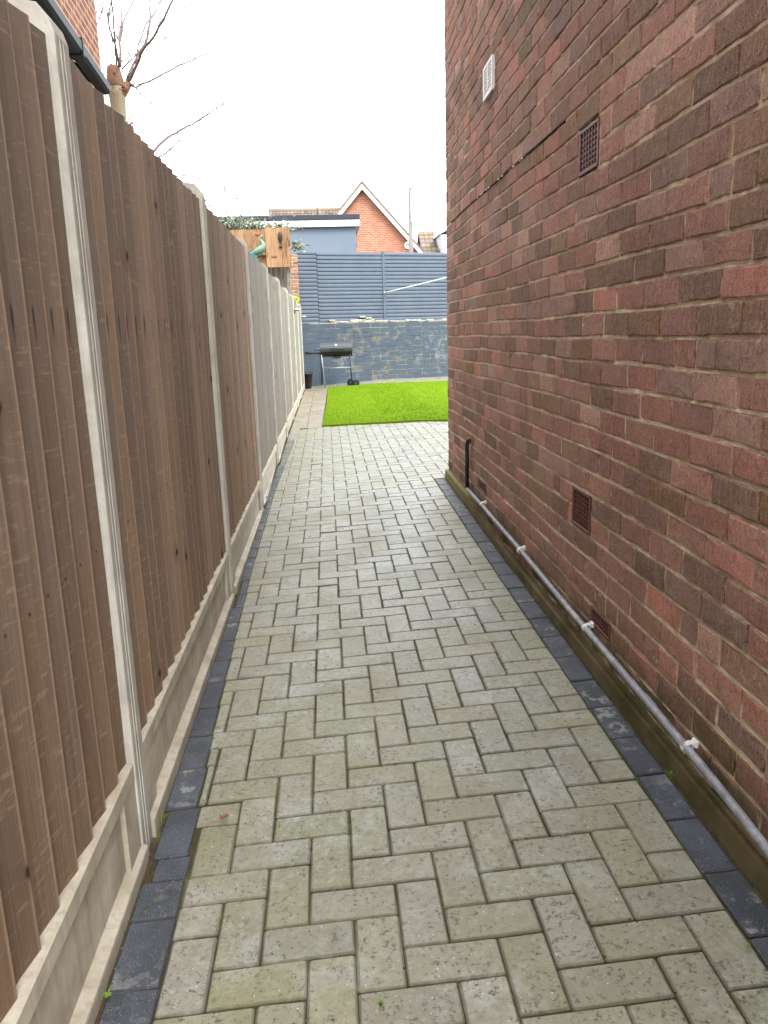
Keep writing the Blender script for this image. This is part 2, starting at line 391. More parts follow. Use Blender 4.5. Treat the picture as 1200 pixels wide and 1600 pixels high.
def mat_grass():
    a = N('artificial_grass'); t = a.tint(); c = a.mix(a.noise(2.2, 4), (.125, .22, .008), (.175, .285, .012))
    c = a.mix(a.noise(60, 3), a.mix(.5, c, (.07, .14, .006)), c); c = a.mix(t.outputs['Fac'], c, (.19, .27, .022))
    return a.fin(c, .95, a.noise(120, 4), .5, .006, .02)
M['grass'] = mat_grass()
def mat_gable(name='orange_brick', k=1):
    a = N(name); q = a.n('ShaderNodeTexBrick'); q.inputs['Scale'].default_value = 1
    q.inputs['Brick Width'].default_value = .225; q.inputs['Row Height'].default_value = .075; q.inputs['Mortar Size'].default_value = .009
    q.inputs['Color1'].default_value = (.30*k, .10*k, .058*k, 1); q.inputs['Color2'].default_value = (.42*k, .17*k, .10*k, 1); q.inputs['Mortar'].default_value = (.40, .32, .25, 1)
    mp = a.n('ShaderNodeMapping'); mp.inputs['Rotation'].default_value = (R(-90), 0, 0)
    if a.tc is None: a.tc = a.n('ShaderNodeTexCoord')
    sx = a.sep(a.tc.outputs['Object']); cb = a.n('ShaderNodeCombineXYZ'); a.L(a.math('ADD', sx[0], sx[1]), cb.inputs[0]); a.L(sx[2], cb.inputs[1])
    a.L(cb.outputs[0], q.inputs[0])
    c = a.mix(a.ramp(a.noise(.9, 4), [(.4, 0), (.7, .3)]), q.outputs['Color'], (.30, .12, .07))
    return a.fin(c, .9, q.outputs['Fac'], .3, .01, .2)
M['gable'] = mat_gable(); M['gable2'] = mat_gable('red_brown_brick', .55)
def mat_tile(name, lo, hi, lichen):
    a = N(name); t = a.tint(); c = a.mix(a.sep(t.outputs['Color'])[0], lo, hi)
    c = a.mix(a.ramp(a.noise(1.7, 4, .6), [(.45, 0), (.65, .6)]), c, lichen)
    return a.fin(c, .9, a.noise(40, 3), .4, .006, .2)
M['tile'] = mat_tile('roof_tile', (.12, .09, .08), (.24, .19, .165), (.25, .23, .12))
def mat_render():
    a = N('blue_render'); c = a.mix(a.noise(1.4, 4), (.135, .17, .22), (.17, .21, .265))
    c = a.mix(a.ramp(a.noise(5, 5, .7, sc=(1, 1, .3)), [(.6, 0), (.72, .4)]), c, (.12, .17, .23))
    return a.fin(c, .85, a.noise(50, 4), .3, .004, .2)
M['render'] = mat_render()
M['fascia'] = plain('white_fascia', (.74, .76, .80), .5, .4, var=.06, scale=3)
M['felt'] = plain('dark_felt', (.035, .04, .055), .7, .3, var=.35, scale=6)
M['gutter'] = plain('dark_gutter', (.010, .013, .022), .6, .3, var=.35, scale=6)
M['soffit'] = plain('grey_soffit', (.40, .38, .36), .7, .3, var=.1, scale=4)
M['pole'] = plain('grey_pole_wood', (.19, .17, .16), .85, .2, var=.2, scale=5)
M['metal'] = plain('dull_metal', (.42, .42, .43), .4, .5, .8, .15)
def mat_bark(name, lo, hi):
    a = N(name); c = a.mix(a.noise(14, 5, .7, sc=(1, 1, .3)), lo, hi)
    return a.fin(c, .9, a.noise(40, 5, sc=(1, 1, .25)), .6, .01, .15)
M['bark'] = mat_bark('pollard_bark', (.20, .165, .11), (.38, .33, .24))
M['burr'] = mat_bark('pollard_knuckle', (.16, .09, .06), (.34, .21, .15))
M['twig'] = mat_bark('twig_bark', (.13, .10, .10), (.26, .21, .21))
def mat_leaf(name, a_, b_):
    a = N(name); s = a.sep(a.tint().outputs['Color']); c = a.mix(s[0], a_, b_)
    a.p.inputs['Subsurface Weight'].default_value = 0
    return a.fin(c, .5, None, spec=.4)
M['ivy'] = mat_leaf('ivy_leaf', (.05, .07, .03), (.42, .46, .33))
M['weed'] = mat_leaf('weed_leaf', (.06, .13, .015), (.22, .32, .05))
M['dryleaf'] = mat_leaf('dry_leaf', (.16, .055, .03), (.34, .15, .09))
M['yleaf'] = mat_leaf('yellow_leaf', (.30, .40, .03), (.62, .70, .12))
M['bbq'] = plain('bbq_enamel', (.030, .037, .050), .42, .5, var=.3, scale=6)
M['bbq_dark'] = plain('bbq_base', (.010, .009, .010), .6, .4, var=.3)
M['rubber'] = plain('rubber', (.012, .012, .013), .7, .3)
M['teal'] = plain('teal_metal', (.03, .22, .22), .4, .5, .3, .5, 30)
M['bronze'] = plain('bronze_green', (.15, .26, .20), .45, .5, .3, .5, 25)
M['darkwood'] = plain('dark_carving', (.035, .022, .02), .5, .4, var=.4)
M['rope'] = plain('white_line', (.72, .74, .78), .6, .3, var=.1, scale=40)
M['bounce'] = plain('pale_bounce', (.45, .43, .39), .85, .2, var=.2, scale=3)
M['ground'] = plain('earth', (.10, .085, .055), .95, .1, var=.35, scale=2)
M['clad'] = plain('white_cladding', (.62, .64, .72), .5, .4, var=.08, scale=3)
M['glass'] = plain('window_glass', (.10, .12, .14), .08, .6, var=.2, scale=2)
M['redbit'] = plain('faded_red', (.5, .12, .07), .7, .2)

# ------------------------------------------------------------------ ground
def interp(x, xs, ys):
    if x <= xs[0]: return ys[0]
    for i in range(1, len(xs)):
        if x <= xs[i]: return ys[i-1] + (ys[i]-ys[i-1])*(x-xs[i-1])/(xs[i]-xs[i-1])
    return ys[-1]
def gz(X, Y): return interp(Y, [1.5, 3.8, 6, 8, 12, 18], [0, .03, .08, .095, .115, .145]) + .05*max(-1, min(1.2, X))
g = MB(); g.add([(-250, -150, -.16), (250, -150, -.16), (250, 400, -.16), (-250, 400, -.16)], [(0, 1, 2, 3)])
tag(g.build('ground', M['ground'], fix=False), kind='structure')
def sheet(name, x0, x1, y0, y1, dz, mat, st=.25, amp=0, xf=None):
    mb = MB(); nx = max(1, int((x1-x0)/st)); ny = int((y1-y0)/st); vs = []; fs = []
    for j in range(ny+1):
        for i in range(nx+1):
            X = x0+(x1-x0)*i/nx; Y = y0+(y1-y0)*j/ny
            vs.append((X, Y, gz(X, Y)+dz+amp*noise.noise(Vector((X*11, Y*11, 0)))))
    for j in range(ny):
        for i in range(nx): k = j*(nx+1)+i; fs.append((k, k+1, k+nx+2, k+nx+1))
    mb.add(vs, fs, smooth=True); return tag(mb.build(name, mat, fix=False), kind='structure')
sheet('paving_bed', -.60, 9, -2.2, 19.4, -.007, M['sand'])
sheet('bounce_sheet', -6, 9, -14, -2.25, .0, M['bounce'], .5)  # unseen pale ground added behind the camera to bounce light into the alley
sheet('soil', -.56, -.47, -2.2, 17.6, -.011, M['soil'], .03, .012)

def LB(Y): return interp(Y, [1.3, 1.7, 2.2, 2.5, 3.5, 4.2, 6, 7.5, 9.0], [-.395, -.40, -.425, -.436, -.458, -.468, -.468, -.45, -.425])
RBX = .805; WX = .9235; PX = .900; YC = 6.078
class Paving(MB):
    def block(s, x0, x1, y0, y1, col, m=0, gap=.0014, bev=.0048, dz=0):
        if x1-x0 < .018 or y1-y0 < .018: return
        x0 += gap*rnd(.4, 1.4); x1 -= gap*rnd(.4, 1.4); y0 += gap*rnd(.5, 1.5); y1 -= gap*rnd(.5, 1.5)
        cx, cy = (x0+x1)/2, (y0+y1)/2; hx, hy = (x1-x0)/2, (y1-y0)/2
        zz = gz(cx, cy)+dz+rnd(-.001, .0016)-(rnd(.002, .005) if random.random() < .05 else 0); tx, ty = rnd(-.008, .008), rnd(-.008, .008)
        sx = gz(cx+.1, cy)*5-gz(cx-.1, cy)*5; sy = gz(cx, cy+.1)*5-gz(cx, cy-.1)*5
        ro = rnd(-.006, .006); vs = []; n = 12
        for ring, (ins, dep) in enumerate(((0, -.014), (.0, -bev*.9), (bev, 0))):
            for q in range(4):
                cxs, cys = ((-1, -1), (1, -1), (1, 1), (-1, 1))[q]
                for k in range(3):
                    an = math.pi*(1+q*.5)+k*math.pi/4; rr = .006 if ring < 2 else .004
                    px = cxs*(hx-ins-rr)+math.cos(an)*rr; py = cys*(hy-ins-rr)+math.sin(an)*rr
                    j = .0007*ring
                    px += rnd(-j, j); py += rnd(-j, j)
                    vs.append((cx+px-ro*py, cy+py+ro*px, zz+dep+(sx+tx)*px+(sy+ty)*py))
        fs = []
        for r in range(2):
            for k in range(n): q = (k+1) % n; fs.append((r*n+k, r*n+q, (r+1)*n+q, (r+1)*n+k))
        fs.append(tuple(range(2*n, 3*n)))
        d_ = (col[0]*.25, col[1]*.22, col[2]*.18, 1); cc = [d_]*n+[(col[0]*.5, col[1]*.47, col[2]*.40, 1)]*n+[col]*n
        s.add(vs, fs, cc, m)
def pcol(X, Y):
    r = random.random(); f = noise.noise(Vector((X*1.1, Y*.8, 3)))
    base = (.262, .262, .190)
    if r < .16: base = (.262, .262, .205)
    elif r < .3: base = (.245, .25, .160)
    elif r < .4: base = (.268, .262, .20)
    elif r < .5: base = (.275, .277, .228)
    k = 1+rnd(-.08, .08)+f*.12
    return (base[0]*k*.92, base[1]*k*.92*(1+rnd(-.02, .02)), base[2]*k*.88*(1+rnd(-.05, .05)), 1)
pv = Paving()
for j in range(-30, 186):                       # herringbone
    Y0 = 1.19+.1*j
    for i in range(-2, 90):
        X0 = -.395+.1*i
        if X0 > 7.6: continue
        if i > 13 and Y0 < 5.9: continue
        d = (i-j) % 4
        if d == 0: rect = [X0, X0+.2, Y0, Y0+.1]
        elif d == 3: rect = [X0, X0+.1, Y0, Y0+.2]
        elif d == 1 and i == -2: rect = [X0, X0+.1, Y0, Y0+.1]
        else: continue
        x0, x1, y0, y1 = rect; ym = (y0+y1)/2
        if ym > 10.15:
            if not (ym > 17.0 and ym < 19.3): continue
            if x0 < -.52: continue
        elif ym > 9.05:
            x0 = max(x0, -.515)
        else:
            lb = LB(ym); x0 = max(x0, lb)
        if ym < YC: x1 = min(x1, RBX)
        if ym > 9.95 and X0 > 1.6 and ym < 17.0: continue
        if x1 > x0: pv.block(x0, x1, y0, y1, pcol(X0, ym))
Y = 10.2
while Y < 17.05:                                # courses beside the lawn
    for x0, x1 in ((-.515, -.31), (-.31, -.108+.0125*(Y-10.17))):
        c = pcol(x0, Y); c = tuple(q*.9 for q in c); pk = 1.05
        pv.block(x0, x1, Y, Y+.1, (c[0]*1.12*pk, c[1]*.98, c[2]*1.0, 1))
    Y += .1
tag(pv.build('paving', M['paver'], fix=False), kind='structure')
bd = Paving()
def dcol():
    k = rnd(.75, 1.25); return (.062*k, .072*k, .092*k, 1)
Y = -2.03
while Y < 9.0:                                  # left charcoal border
    L = .2+rnd(-.006, .008); ym = Y+L/2; lb = LB(ym)
    ow = .108 if ym < 3 else .1
    near_post = any(abs(ym-(1.83+1.93*k)) < .16 for k in range(-1, 5))
    x0 = max(lb-ow, -.512); x0 = x0+.012 if near_post else x0
    if 7.4 < ym: c = pcol(0, ym); c = (c[0]*.75, c[1]*.75, c[2]*.85, 1)
    else: c = dcol()
    if abs(Y-1.57) < .1: bd.block(x0, lb, Y, Y+.13, c); bd.block(x0+.02, lb, Y+.13, Y+L+.01, dcol()); Y += L+.01; continue
    bd.block(x0, lb, Y, Y+L, c); Y += L
Y = -2.26
while Y < 5.95:                                  # right charcoal border
    L = .198; bd.block(RBX, PX-.008, Y, Y+L, dcol(), gap=.0022); Y += L
tag(bd.build('paving_border', M['paver_dark'], fix=False), kind='structure')

# ------------------------------------------------------------------ brick house on the right
PAL = [((.150, .078, .064), 26), ((.185, .095, .076), 20), ((.115, .070, .046), 12), ((.215, .094, .074), 11), ((.080, .050, .038), 6),
       ((.235, .150, .125), 12), ((.14, .095, .085), 8), ((.10, .055, .024), 7), ((.125, .085, .05), 5)]
def bcol(rs=random):
    t = rs.uniform(0, sum(q[1] for q in PAL))
    for c, wgt in PAL:
        t -= wgt
        if t <= 0: break
    c = tuple(q*.88+m_*.12 for q, m_ in zip(c, (.16, .093, .075))); k = rs.uniform(.70, 1.25)*3.0; return (c[0]*k*1.06, c[1]*k*.97, c[2]*k*.94, 1)
def brick_face(mb, O, U, Nn, u0, u1, z0, z1, col, wav=True):
    """one brick: rough rounded face standing proud of the joint"""
    pts = []; jt = .0024
    nu, nz = max(3, int((u1-u0)/.035)), 3
    for k in range(nu): pts.append((u0+(u1-u0)*k/nu, z0))
    for k in range(nz): pts.append((u1, z0+(z1-z0)*k/nz))
    for k in range(nu): pts.append((u1-(u1-u0)*k/nu, z1))
    for k in range(nz): pts.append((u0, z1-(z1-z0)*k/nz))
    n = len(pts); cu, cz = (u0+u1)/2, (z0+z1)/2; pr = rnd(-.0015, .0022); tu, tz = rnd(-.012, .012), rnd(-.03, .03)
    vs = []
    for ring in range(3):
        for (u, z) in pts:
            du, dz_ = u-cu, z-cz
            if ring == 2:
                u2 = cu+du*(1-.004/max(.02, (u1-u0)/2)); z2 = cz+dz_*(1-.0035/((z1-z0)/2)); d = pr+.0
            elif ring == 1: u2, z2, d = u, z, pr-.0032
            else: u2, z2, d = u, z, -.016
            if ring: u2 += rnd(-jt, jt); z2 += rnd(-jt, jt); d += rnd(-.0008, .0008)
            wv = (.0035*math.sin(u2*2.1+z2*9)+.0025*math.sin(u2*5.3+z2*17)) if wav else 0
            p = O+U*u2+Nn*(d+tu*du+tz*dz_); vs.append((p.x, p.y, z2+wv+p.z-O.z))
    p = O+U*cu+Nn*(pr+.0006); vs.append((p.x, p.y, cz+(p.z-O.z)))
    fs = []
    for r in range(2):
        for k in range(n): q = (k+1) % n; fs.append((r*n+k, r*n+q, (r+1)*n+q, (r+1)*n+k))
    for k in range(n): fs.append((2*n+k, 2*n+(k+1) % n, 3*n))
    mb.add(vs, fs, col)
CZ0, CH = EYE-.0346, .0791; YE = -.9      # house cut short behind the camera to let light onto the fence
VENTS = [(2.722, 2.93, 7, 9), (2.688, 2.898, -9, -7), (2.447, 2.645, -13, -12), (4.59, 4.815, -12, -11), (4.385, 4.625, 16, 18)]
house = empty('brick_house', (WX+3.6, 2, .05), 'purple and red brick house wall filling the right side of the alley', 'house')
bk = MB(); O = Vector((WX, YC, 0)); U = Vector((0, -1, 0)); Nn = Vector((-1, 0, 0))
KB, KT = -14, 48
for k in range(KB, KT):
    z0 = CZ0+k*CH; z1 = z0+CH; ph = 1.7147 if k % 2 == 0 else 1.8273
    ph += rnd(-.012, .012); holes = sorted([(YC-b, YC-a) for a, b, k0, k1 in VENTS if k0 <= k < k1])
    u = 0.0; joints = []
    y = ph+.2252*20
    while y > YC: y -= .2252
    first = YC-y
    js = [0.0]+([first] if first > .03 else []); uu = first if first > .03 else first
    if first <= .03: js = [0.0]; uu = first
    while uu < YC-YE-.3:
        L = .2252
        if random.random() < .035: js.append(uu+.1126+rnd(-.004, .004))
        uu += L; js.append(uu+rnd(-.004, .004))
    for a, b in zip(js[:-1], js[1:]):
        segs = [(a, b)]
        for ha, hb in holes:
            ns = []
            for s0, s1 in segs:
                if hb <= s0 or ha >= s1: ns.append((s0, s1)); continue
                if ha-s0 > .02: ns.append((s0, ha-.004))
                if s1-hb > .02: ns.append((hb+.004, s1))
            segs = ns
        for s0, s1 in segs:
            if s1-s0 < .03: continue
            ym = YC-(s0+s1)/2; zm = (z0+z1)/2-EYE; c = bcol()
            if 3.45 < ym < 3.85 and 1.04 < zm < 1.36 and random.random() < .6: c = (.23, .19, .095, 1)
            jb = .0062 if random.random() < .75 else .0085
            brick_face(bk, O, U, Nn, s0+(.0042 if s0 > 0 else 0), s1-.0042, z0+jb, z1-.0035, c)
bk.build('side_wall', M['brick'], house, fix=False)
# mortar: a fine sheet just behind the brick faces, thrown unevenly
mo = MB(); st = .022; nu = int((YC-YE)/st); z_lo = EYE-1.16; nz = int((CZ0+KT*CH-z_lo)/st); vs = []; fs = []
for j in range(nz+1):
    for i in range(nu+1):
        u = i*st; z = z_lo+j*st
        d = -.0036+.0050*noise.noise(Vector((u*9, z*30, 0)))+.004*noise.noise(Vector((u*31, z*45, 5)))+.003*noise.noise(Vector((u*2, z*2, 9)))
        vs.append((WX-min(d, -.0024), YC-u, z))
inv = lambda u, z: any(YC-b+.003 < u < YC-a-.003 and CZ0+k0*CH < z < CZ0+k1*CH for a, b, k0, k1 in VENTS[:4])
for j in range(nz):
    for i in range(nu):
        if inv((i+.5)*st, z_lo+(j+.5)*st): continue
        k = j*(nu+1)+i; fs.append((k, k+nu+1, k+nu+2, k+1))
mo.add(vs, fs, smooth=True)
for k in range(KB, KT):           # weather-struck bed joints: flush on the brick below, cut back under the brick above
    zj = CZ0+k*CH; vs = []; n_u = int((YC-YE)/.014)
    for i in range(n_u+1):
        u = i*.014; wv_ = .0035*math.sin(u*2.1+zj*9)+.0025*math.sin(u*5.3+zj*17)
        n1 = noise.noise(Vector((u*13, k*3.1, 0))); n2 = noise.noise(Vector((u*37, k*5.3, 2)))
        n3 = noise.noise(Vector((u*90, k*7.7, 4))); dl = -.0018+.0022*n2+.0016*n3+.002*max(0, n1)-(.006 if n1+n2 < -.45 else 0); dt = -.0135+.006*max(0, n2+n1)
        for z_, d_ in ((zj-.0055+wv_, min(-.0005, dl-.0012)), (zj-.0022+wv_+.0022*n2+.0012*n3, min(.0008, dl+.0008)), (zj+.0062+wv_, dt)): vs.append((WX-d_, YC-u, z_))
    fs = []
    for i in range(n_u):
        um = (i+.5)*.014
        if any(YC-b < um < YC-a and k0 < k < k1 for a, b, k0, k1 in VENTS): continue
        for q in range(2): b_ = i*3+q; fs.append((b_, b_+1, b_+4, b_+3))
    mo.add(vs, fs, smooth=True)
mo.build('mortar_joint', M['mortar'], house, fix=False)
# rear wall facing the garden
rb = MB(); O2 = Vector((WX, YC, 0)); U2 = Vector((1, 0, 0)); N2 = Vector((0, 1, 0))
for k in range(KB, 40):
    z0 = CZ0+k*CH; uu = 0 if k % 2 else .1126; prev = 0
    if uu: brick_face(rb, O2, U2, N2, 0, .110, z0+.005, z0+CH-.0035, bcol())
    while uu < 2.6:
        brick_face(rb, O2, U2, N2, uu+.0025, uu+.2227, z0+.005, z0+CH-.0035, bcol()); uu += .2252
rb.build('rear_wall', M['brick'], house, fix=False)
co = MB(); co.box((WX+.012, YE, -.1), (WX+7, YC-.012, 5.0)); co.build('wall_core', M['mortar'], house)
rf = MB(); rf.prism([(WX-.25, 4.97), (WX+7.25, 4.97), (WX+3.5, 6.9)], YE-.25, YC+.25); rf.build('roof', M['tile'], house)
pl = MB()
ys = [YE+.1*i for i in range(int((YC-YE)/.1))]+[YC+.02]; vs = []; fs = []
for Y in ys:
    tz = interp(Y, [4.0, 4.5, 5.1, 6.08], [-1.150, -1.12, -1.082, -1.070])+EYE
    jx = .004*noise.noise(Vector((Y*6, 0, 0))); gzz = gz(.9, Y)-.03
    vs += [(PX+jx-.002, Y, gzz), (PX+jx, Y, tz-.012), (PX+.006+jx, Y, tz-.003), (WX+.03, Y, tz+.003)]
for i in range(len(ys)-1):
    for q in range(3): k = i*4+q; fs.append((k, k+1, k+5, k+4))
k = (len(ys)-1)*4; fs.append((k, k+1, k+2, k+3))
pl.add(vs, fs, smooth=False); tag(pl.build('plinth', M['plinth'], house), 'mossy rendered plinth at the foot of the wall')
def air_brick(y0, y1, z0, z1, rows, cols, label):
    fr = MB(); x = WX-.002; fw_ = .013
    fr.box((x, y0, z0), (x+.03, y1, z0+fw_), bev=.002); fr.box((x, y0, z1-fw_), (x+.03, y1, z1), bev=.002)
    fr.box((x, y0, z0+fw_), (x+.03, y0+fw_, z1-fw_)); fr.box((x, y1-fw_, z0+fw_), (x+.03, y1, z1-fw_))
    iy0, iy1, iz0, iz1 = y0+fw_, y1-fw_, z0+fw_, z1-fw_
    for c_ in range(1, cols): yy = iy0+(iy1-iy0)*c_/cols; fr.box((x+.002, yy-.0032, iz0), (x+.028, yy+.0032, iz1))
    for r_ in range(1, rows): zz = iz0+(iz1-iz0)*r_/rows; fr.box((x+.004, iy0, zz-.0035), (x+.027, iy1, zz+.0035))
    o = tag(fr.build('air_vent', M['airbrick'], house), label)
    h = MB(); h.box((x+.024, y0+.004, z0+.004), (x+.032, y1-.004, z1-.004)); h.build('vent_cavity', M['hole'], o)
for (a, b, k0, k1), rr, lb in zip(VENTS[:4], ((7, 6), (7, 6), (3, 6), (3, 5)),
    ('terracotta air vent high on the wall', 'terracotta air vent at knee height', 'single course air vent just above the grey pipe', 'small air vent behind the far end of the grey pipe')):
    air_brick(a+.003, b-.003, CZ0+k0*CH+.005, CZ0+k1*CH-.004, rr[0], rr[1], lb)
wv = MB(); y0, y1, z0, z1 = 4.385, 4.625, EYE+1.222, EYE+1.385; x = WX-.012
wv.box((x, y0, z0), (WX+.01, y0+.022, z1)); wv.box((x, y1-.022, z0), (WX+.01, y1, z1)); wv.box((x, y0+.022, z0), (WX+.01, y1-.022, z0+.016)); wv.box((x, y0+.022, z1-.016), (WX+.01, y1-.022, z1))
ym = (y0+y1)/2; wv.box((x, ym-.008, z0+.016), (WX+.01, ym+.008, z1-.016))
for i in range(7):
    zz = z0+.022+(z1-z0-.034)*i/7
    wv.box((x+.002, y0+.02, zz), (x+.008, y1-.02, zz+.0085))
wo_ = tag(wv.build('louvre_vent', M['whitep'], house), 'white plastic louvre vent high near the far corner')
h = MB(); h.box((WX-.001, y0+.01, z0+.01), (WX+.006, y1-.01, z1-.01)); h.build('vent_cavity', M['hole'], wo_)
# dark pointing repair with pale sealant in one bed joint
REPW = []; rp = MB(); zz = CZ0+10*CH; y = 5.85
while y > 3.18:
    L = rnd(.03, .09); t_ = .006*math.sin((6-y)*1.3); wv_ = .0035*math.sin((YC-y)*2.1+zz*9)
    rp.box((WX-.0022-rnd(0, .001), y-L, zz-.002+wv_-rnd(0, .002)), (WX+.006, y+.001, zz+.003+wv_+rnd(0, .0025)), bev=.001)
    if 3.7 < y < 4.9 and random.random() < .4:
        rw = MB(); rw.box((WX-.0075, y-L*.7, zz-.002+wv_), (WX-.002, y-L*.25, zz+.0025+wv_+rnd(0, .002)), bev=.0012); REPW.append(rw)
    y -= L
rpo = tag(rp.build('mortar_repair', M['hole'], house), 'dark patched mortar line across the bricks')
for rw in REPW: rw.build('sealant', M['whitep'], rpo)
# grey drain pipe along the foot of the wall, black riser and clips
pipe = empty('drain_pipe', (WX-.05, 3, gz(.87, 3)), 'grey plastic pipe clipped low along the brick wall with a black riser', 'pipe')
px = WX-.026
def pz(Y): return interp(Y, [.3, 1.33, 1.65, 2.5, 3.45, 4.5, 5.08], [-1.135, -1.108, -1.088, -1.07, -1.06, -1.03, -1.035])+EYE
p = MB(); pts = []; Y = 5.08
while Y > YE+.1: pts.append((px+.003*math.sin(Y*2.3), Y, pz(Y)+.003*math.sin(Y*4))); Y -= .12
p.tube(pts, .0116, 16)
for Yj in (2.02, 2.06): p.tube([(px, Yj, pz(Yj)), (px, Yj+.025, pz(Yj))], .0135, 16)
p.build('pipe_run', M['pipe'], pipe)
p = MB(); up = [(px, 5.09, pz(5.08)-.005), (px, 5.09, EYE-.80), (px, 5.09, EYE-.74), (px+.004, 5.088, EYE-.715), (px+.016, 5.085, EYE-.70), (px+.05, 5.08, EYE-.697)]
p.tube(up, [.0135, .0135, .014, .0145, .0145, .0145], 14)
for zz in (-.86, -.79): p.tube([(px, 5.09, EYE+zz), (px, 5.09, EYE+zz+.004)], .0155, 14)
p.build('riser', M['blackp'], pipe)
for Yc in (4.57, 3.62, 2.62, 1.80, .75):
    c_ = MB(); zc = pz(Yc)
    c_.tube([(px-.0, Yc-.009, zc), (px, Yc+.009, zc)], .0148, 14)
    c_.box((px, Yc-.009, zc+.004), (WX+.002, Yc+.009, zc+.019), bev=.003)
    c_.box((WX-.010, Yc-.012, zc+.002), (WX+.002, Yc+.012, zc+.024), bev=.003)
    c_.build('pipe_clip', M['whitep'], pipe)

# ------------------------------------------------------------------ left fence
FX = -.520; PT = EYE+.6645; GT = EYE-1.02
fence = empty('garden_fence', (FX-.05, 8, gz(-.5, 8)), 'long closeboard fence with slotted concrete posts along the left of the alley', 'fence')
def post(Y1, zt, lab=None):
    mb = MB(); y1 = Y1; y0 = Y1-.094; x1 = FX; x0 = FX-.10; zb = gz(-.5, Y1)-.06
    sec = [(x0, y0), (x1-.005, y0), (x1-.001, y0+.002), (x1, y0+.006), (x1, y1-.006), (x1-.001, y1-.002), (x1-.005, y1), (x0, y1)]
    n = len(sec); vs = []; lev = [zb, zb+.3, zb+.9, zb+1.5, zt-.055, zt-.028, zt]
    for q, z in enumerate(lev):
        ins = 0 if q < 5 else (.008 if q == 5 else .03)
        for x, y in sec:
            x2 = x-ins if x > FX-.05 else x
            vs.append((x2, y, z+(.012 if (q == 6 and x < FX-.05) else 0)))
    fs = [(r*n+k, r*n+(k+1) % n, (r+1)*n+(k+1) % n, (r+1)*n+k) for r in range(len(lev)-1) for k in range(n)]
    fs.append(tuple((len(lev)-1)*n+k for k in range(n)))
    # raised vertical ribs either side of the slot line, facing the alley
    mb.add(vs, fs)
    for yy in (y0+.03, y0+.052): mb.box((x1-.002, yy-.0025, zb), (x1+.0016, yy+.0025, zt-.06))
    mb.box((FX-.016, y0-.0015, zb), (FX-.013, y0+.002, zt-.06))
    o = mb.build('fence_post', M['conc'], fence)
    if lab: tag(o, lab)
post_y = [1.88+1.93*k for k in range(-2, 9)]
for i, Y1 in enumerate(post_y): post(Y1, PT+(rnd(-.008, .008) if i > 3 else 0))
def panel(ya, yb, i):
    grey = i >= 4 
    mb = MB(); y = ya; top = PT-.058+rnd(-.004, .004); bw = .1045; n = int(round((yb-ya)/bw)); bw = (yb-ya)/n
    fxp = FX-.023
    for b in range(n):
        r0, r1, r2 = random.random(), random.random(), random.random()
        b0 = ya+b*bw-.006; b1 = ya+(b+1)*bw+.012; zb = GT-.004+rnd(-.006, .004); tt = top+rnd(-.003, .003)
        th = rnd(.012, .019); cup = rnd(-.002, .003); lv = 7; vs = []; cs = []
        for q in range(lv+1):
            z = zb+(tt-zb)*q/lv; bow = .0018*math.sin(q*1.1+r0*9)
            for (y_, x_, u_) in ((b0, fxp-.014+.002, 0), ((b0+b1)/2, fxp-.014+th*.55+cup+bow, .5), (b1, fxp-.014+th+.004+bow, 1), (b1, fxp-.016, 1), (b0, fxp-.017, 0)):
                vs.append((x_, y_+.0012*math.sin(q+r1*7), z)); cs.append((r0, u_, r2, 1))
        fs = []
        for q in range(lv):
            for k in range(5): kk = (k+1) % 5; fs.append((q*5+k, q*5+kk, (q+1)*5+kk, (q+1)*5+k))
        fs.append((0, 1, 2, 3, 4)); fs.append(tuple(lv*5+k for k in range(5)))
        mb.add(vs, fs, cs)
    pn = mb.build('fence_panel', M['board_grey'] if grey else M['board'], fence)
    tag(pn, 'silvery grey weathered panel' if grey else 'brown closeboard panel with nail streaks')
    r = MB()
    for zz in (.38, .82, 1.55): r.box((fxp-.055, ya, zz-.03), (fxp-.0175, yb, zz+.03), (random.random(), .3, .5, 1))
    r.build('rail', M['board_old'], pn)
    # capping rail at the panel top
    r = MB(); r.box((fxp-.055, ya, top-.03), (fxp-.018, yb, top+.004), (random.random(), .3, .8, 1)); r.build('capping_rail', M['board_grey'] if grey else M['board'], pn)
    # gravel board
    gb = MB(); xf = FX-.004; zt = GT; zb = gz(-.52, ya)-.09; sill = interp((ya+yb)/2, [.9, 2.8, 6, 9], [-1.262, -1.245, -1.225, -1.21])+EYE
    prof = [(xf-.045, zt), (xf-.004, zt), (xf, zt-.004), (xf, zt-.045), (xf-.014, zt-.058), (xf-.014, sill+.014), (xf+.013, sill+.006), (xf+.0145, sill+.001), (xf+.014, zb), (xf-.045, zb)]
    gb.prism(prof, ya-.008, yb+.008)
    # solid ends where the recess stops
    for e0, e1 in ((ya-.008, ya+.10), (yb-.10, yb+.008)): gb.prism([(xf-.03, zt-.046), (xf-.0015, zt-.046), (xf-.0015, sill+.004), (xf-.03, sill+.004)], e0, e1)
    gb.build('gravel_board', M['conc2'], fence)
for i in range(len(post_y)-1): panel(post_y[i]+.002, post_y[i+1]-.096, i)

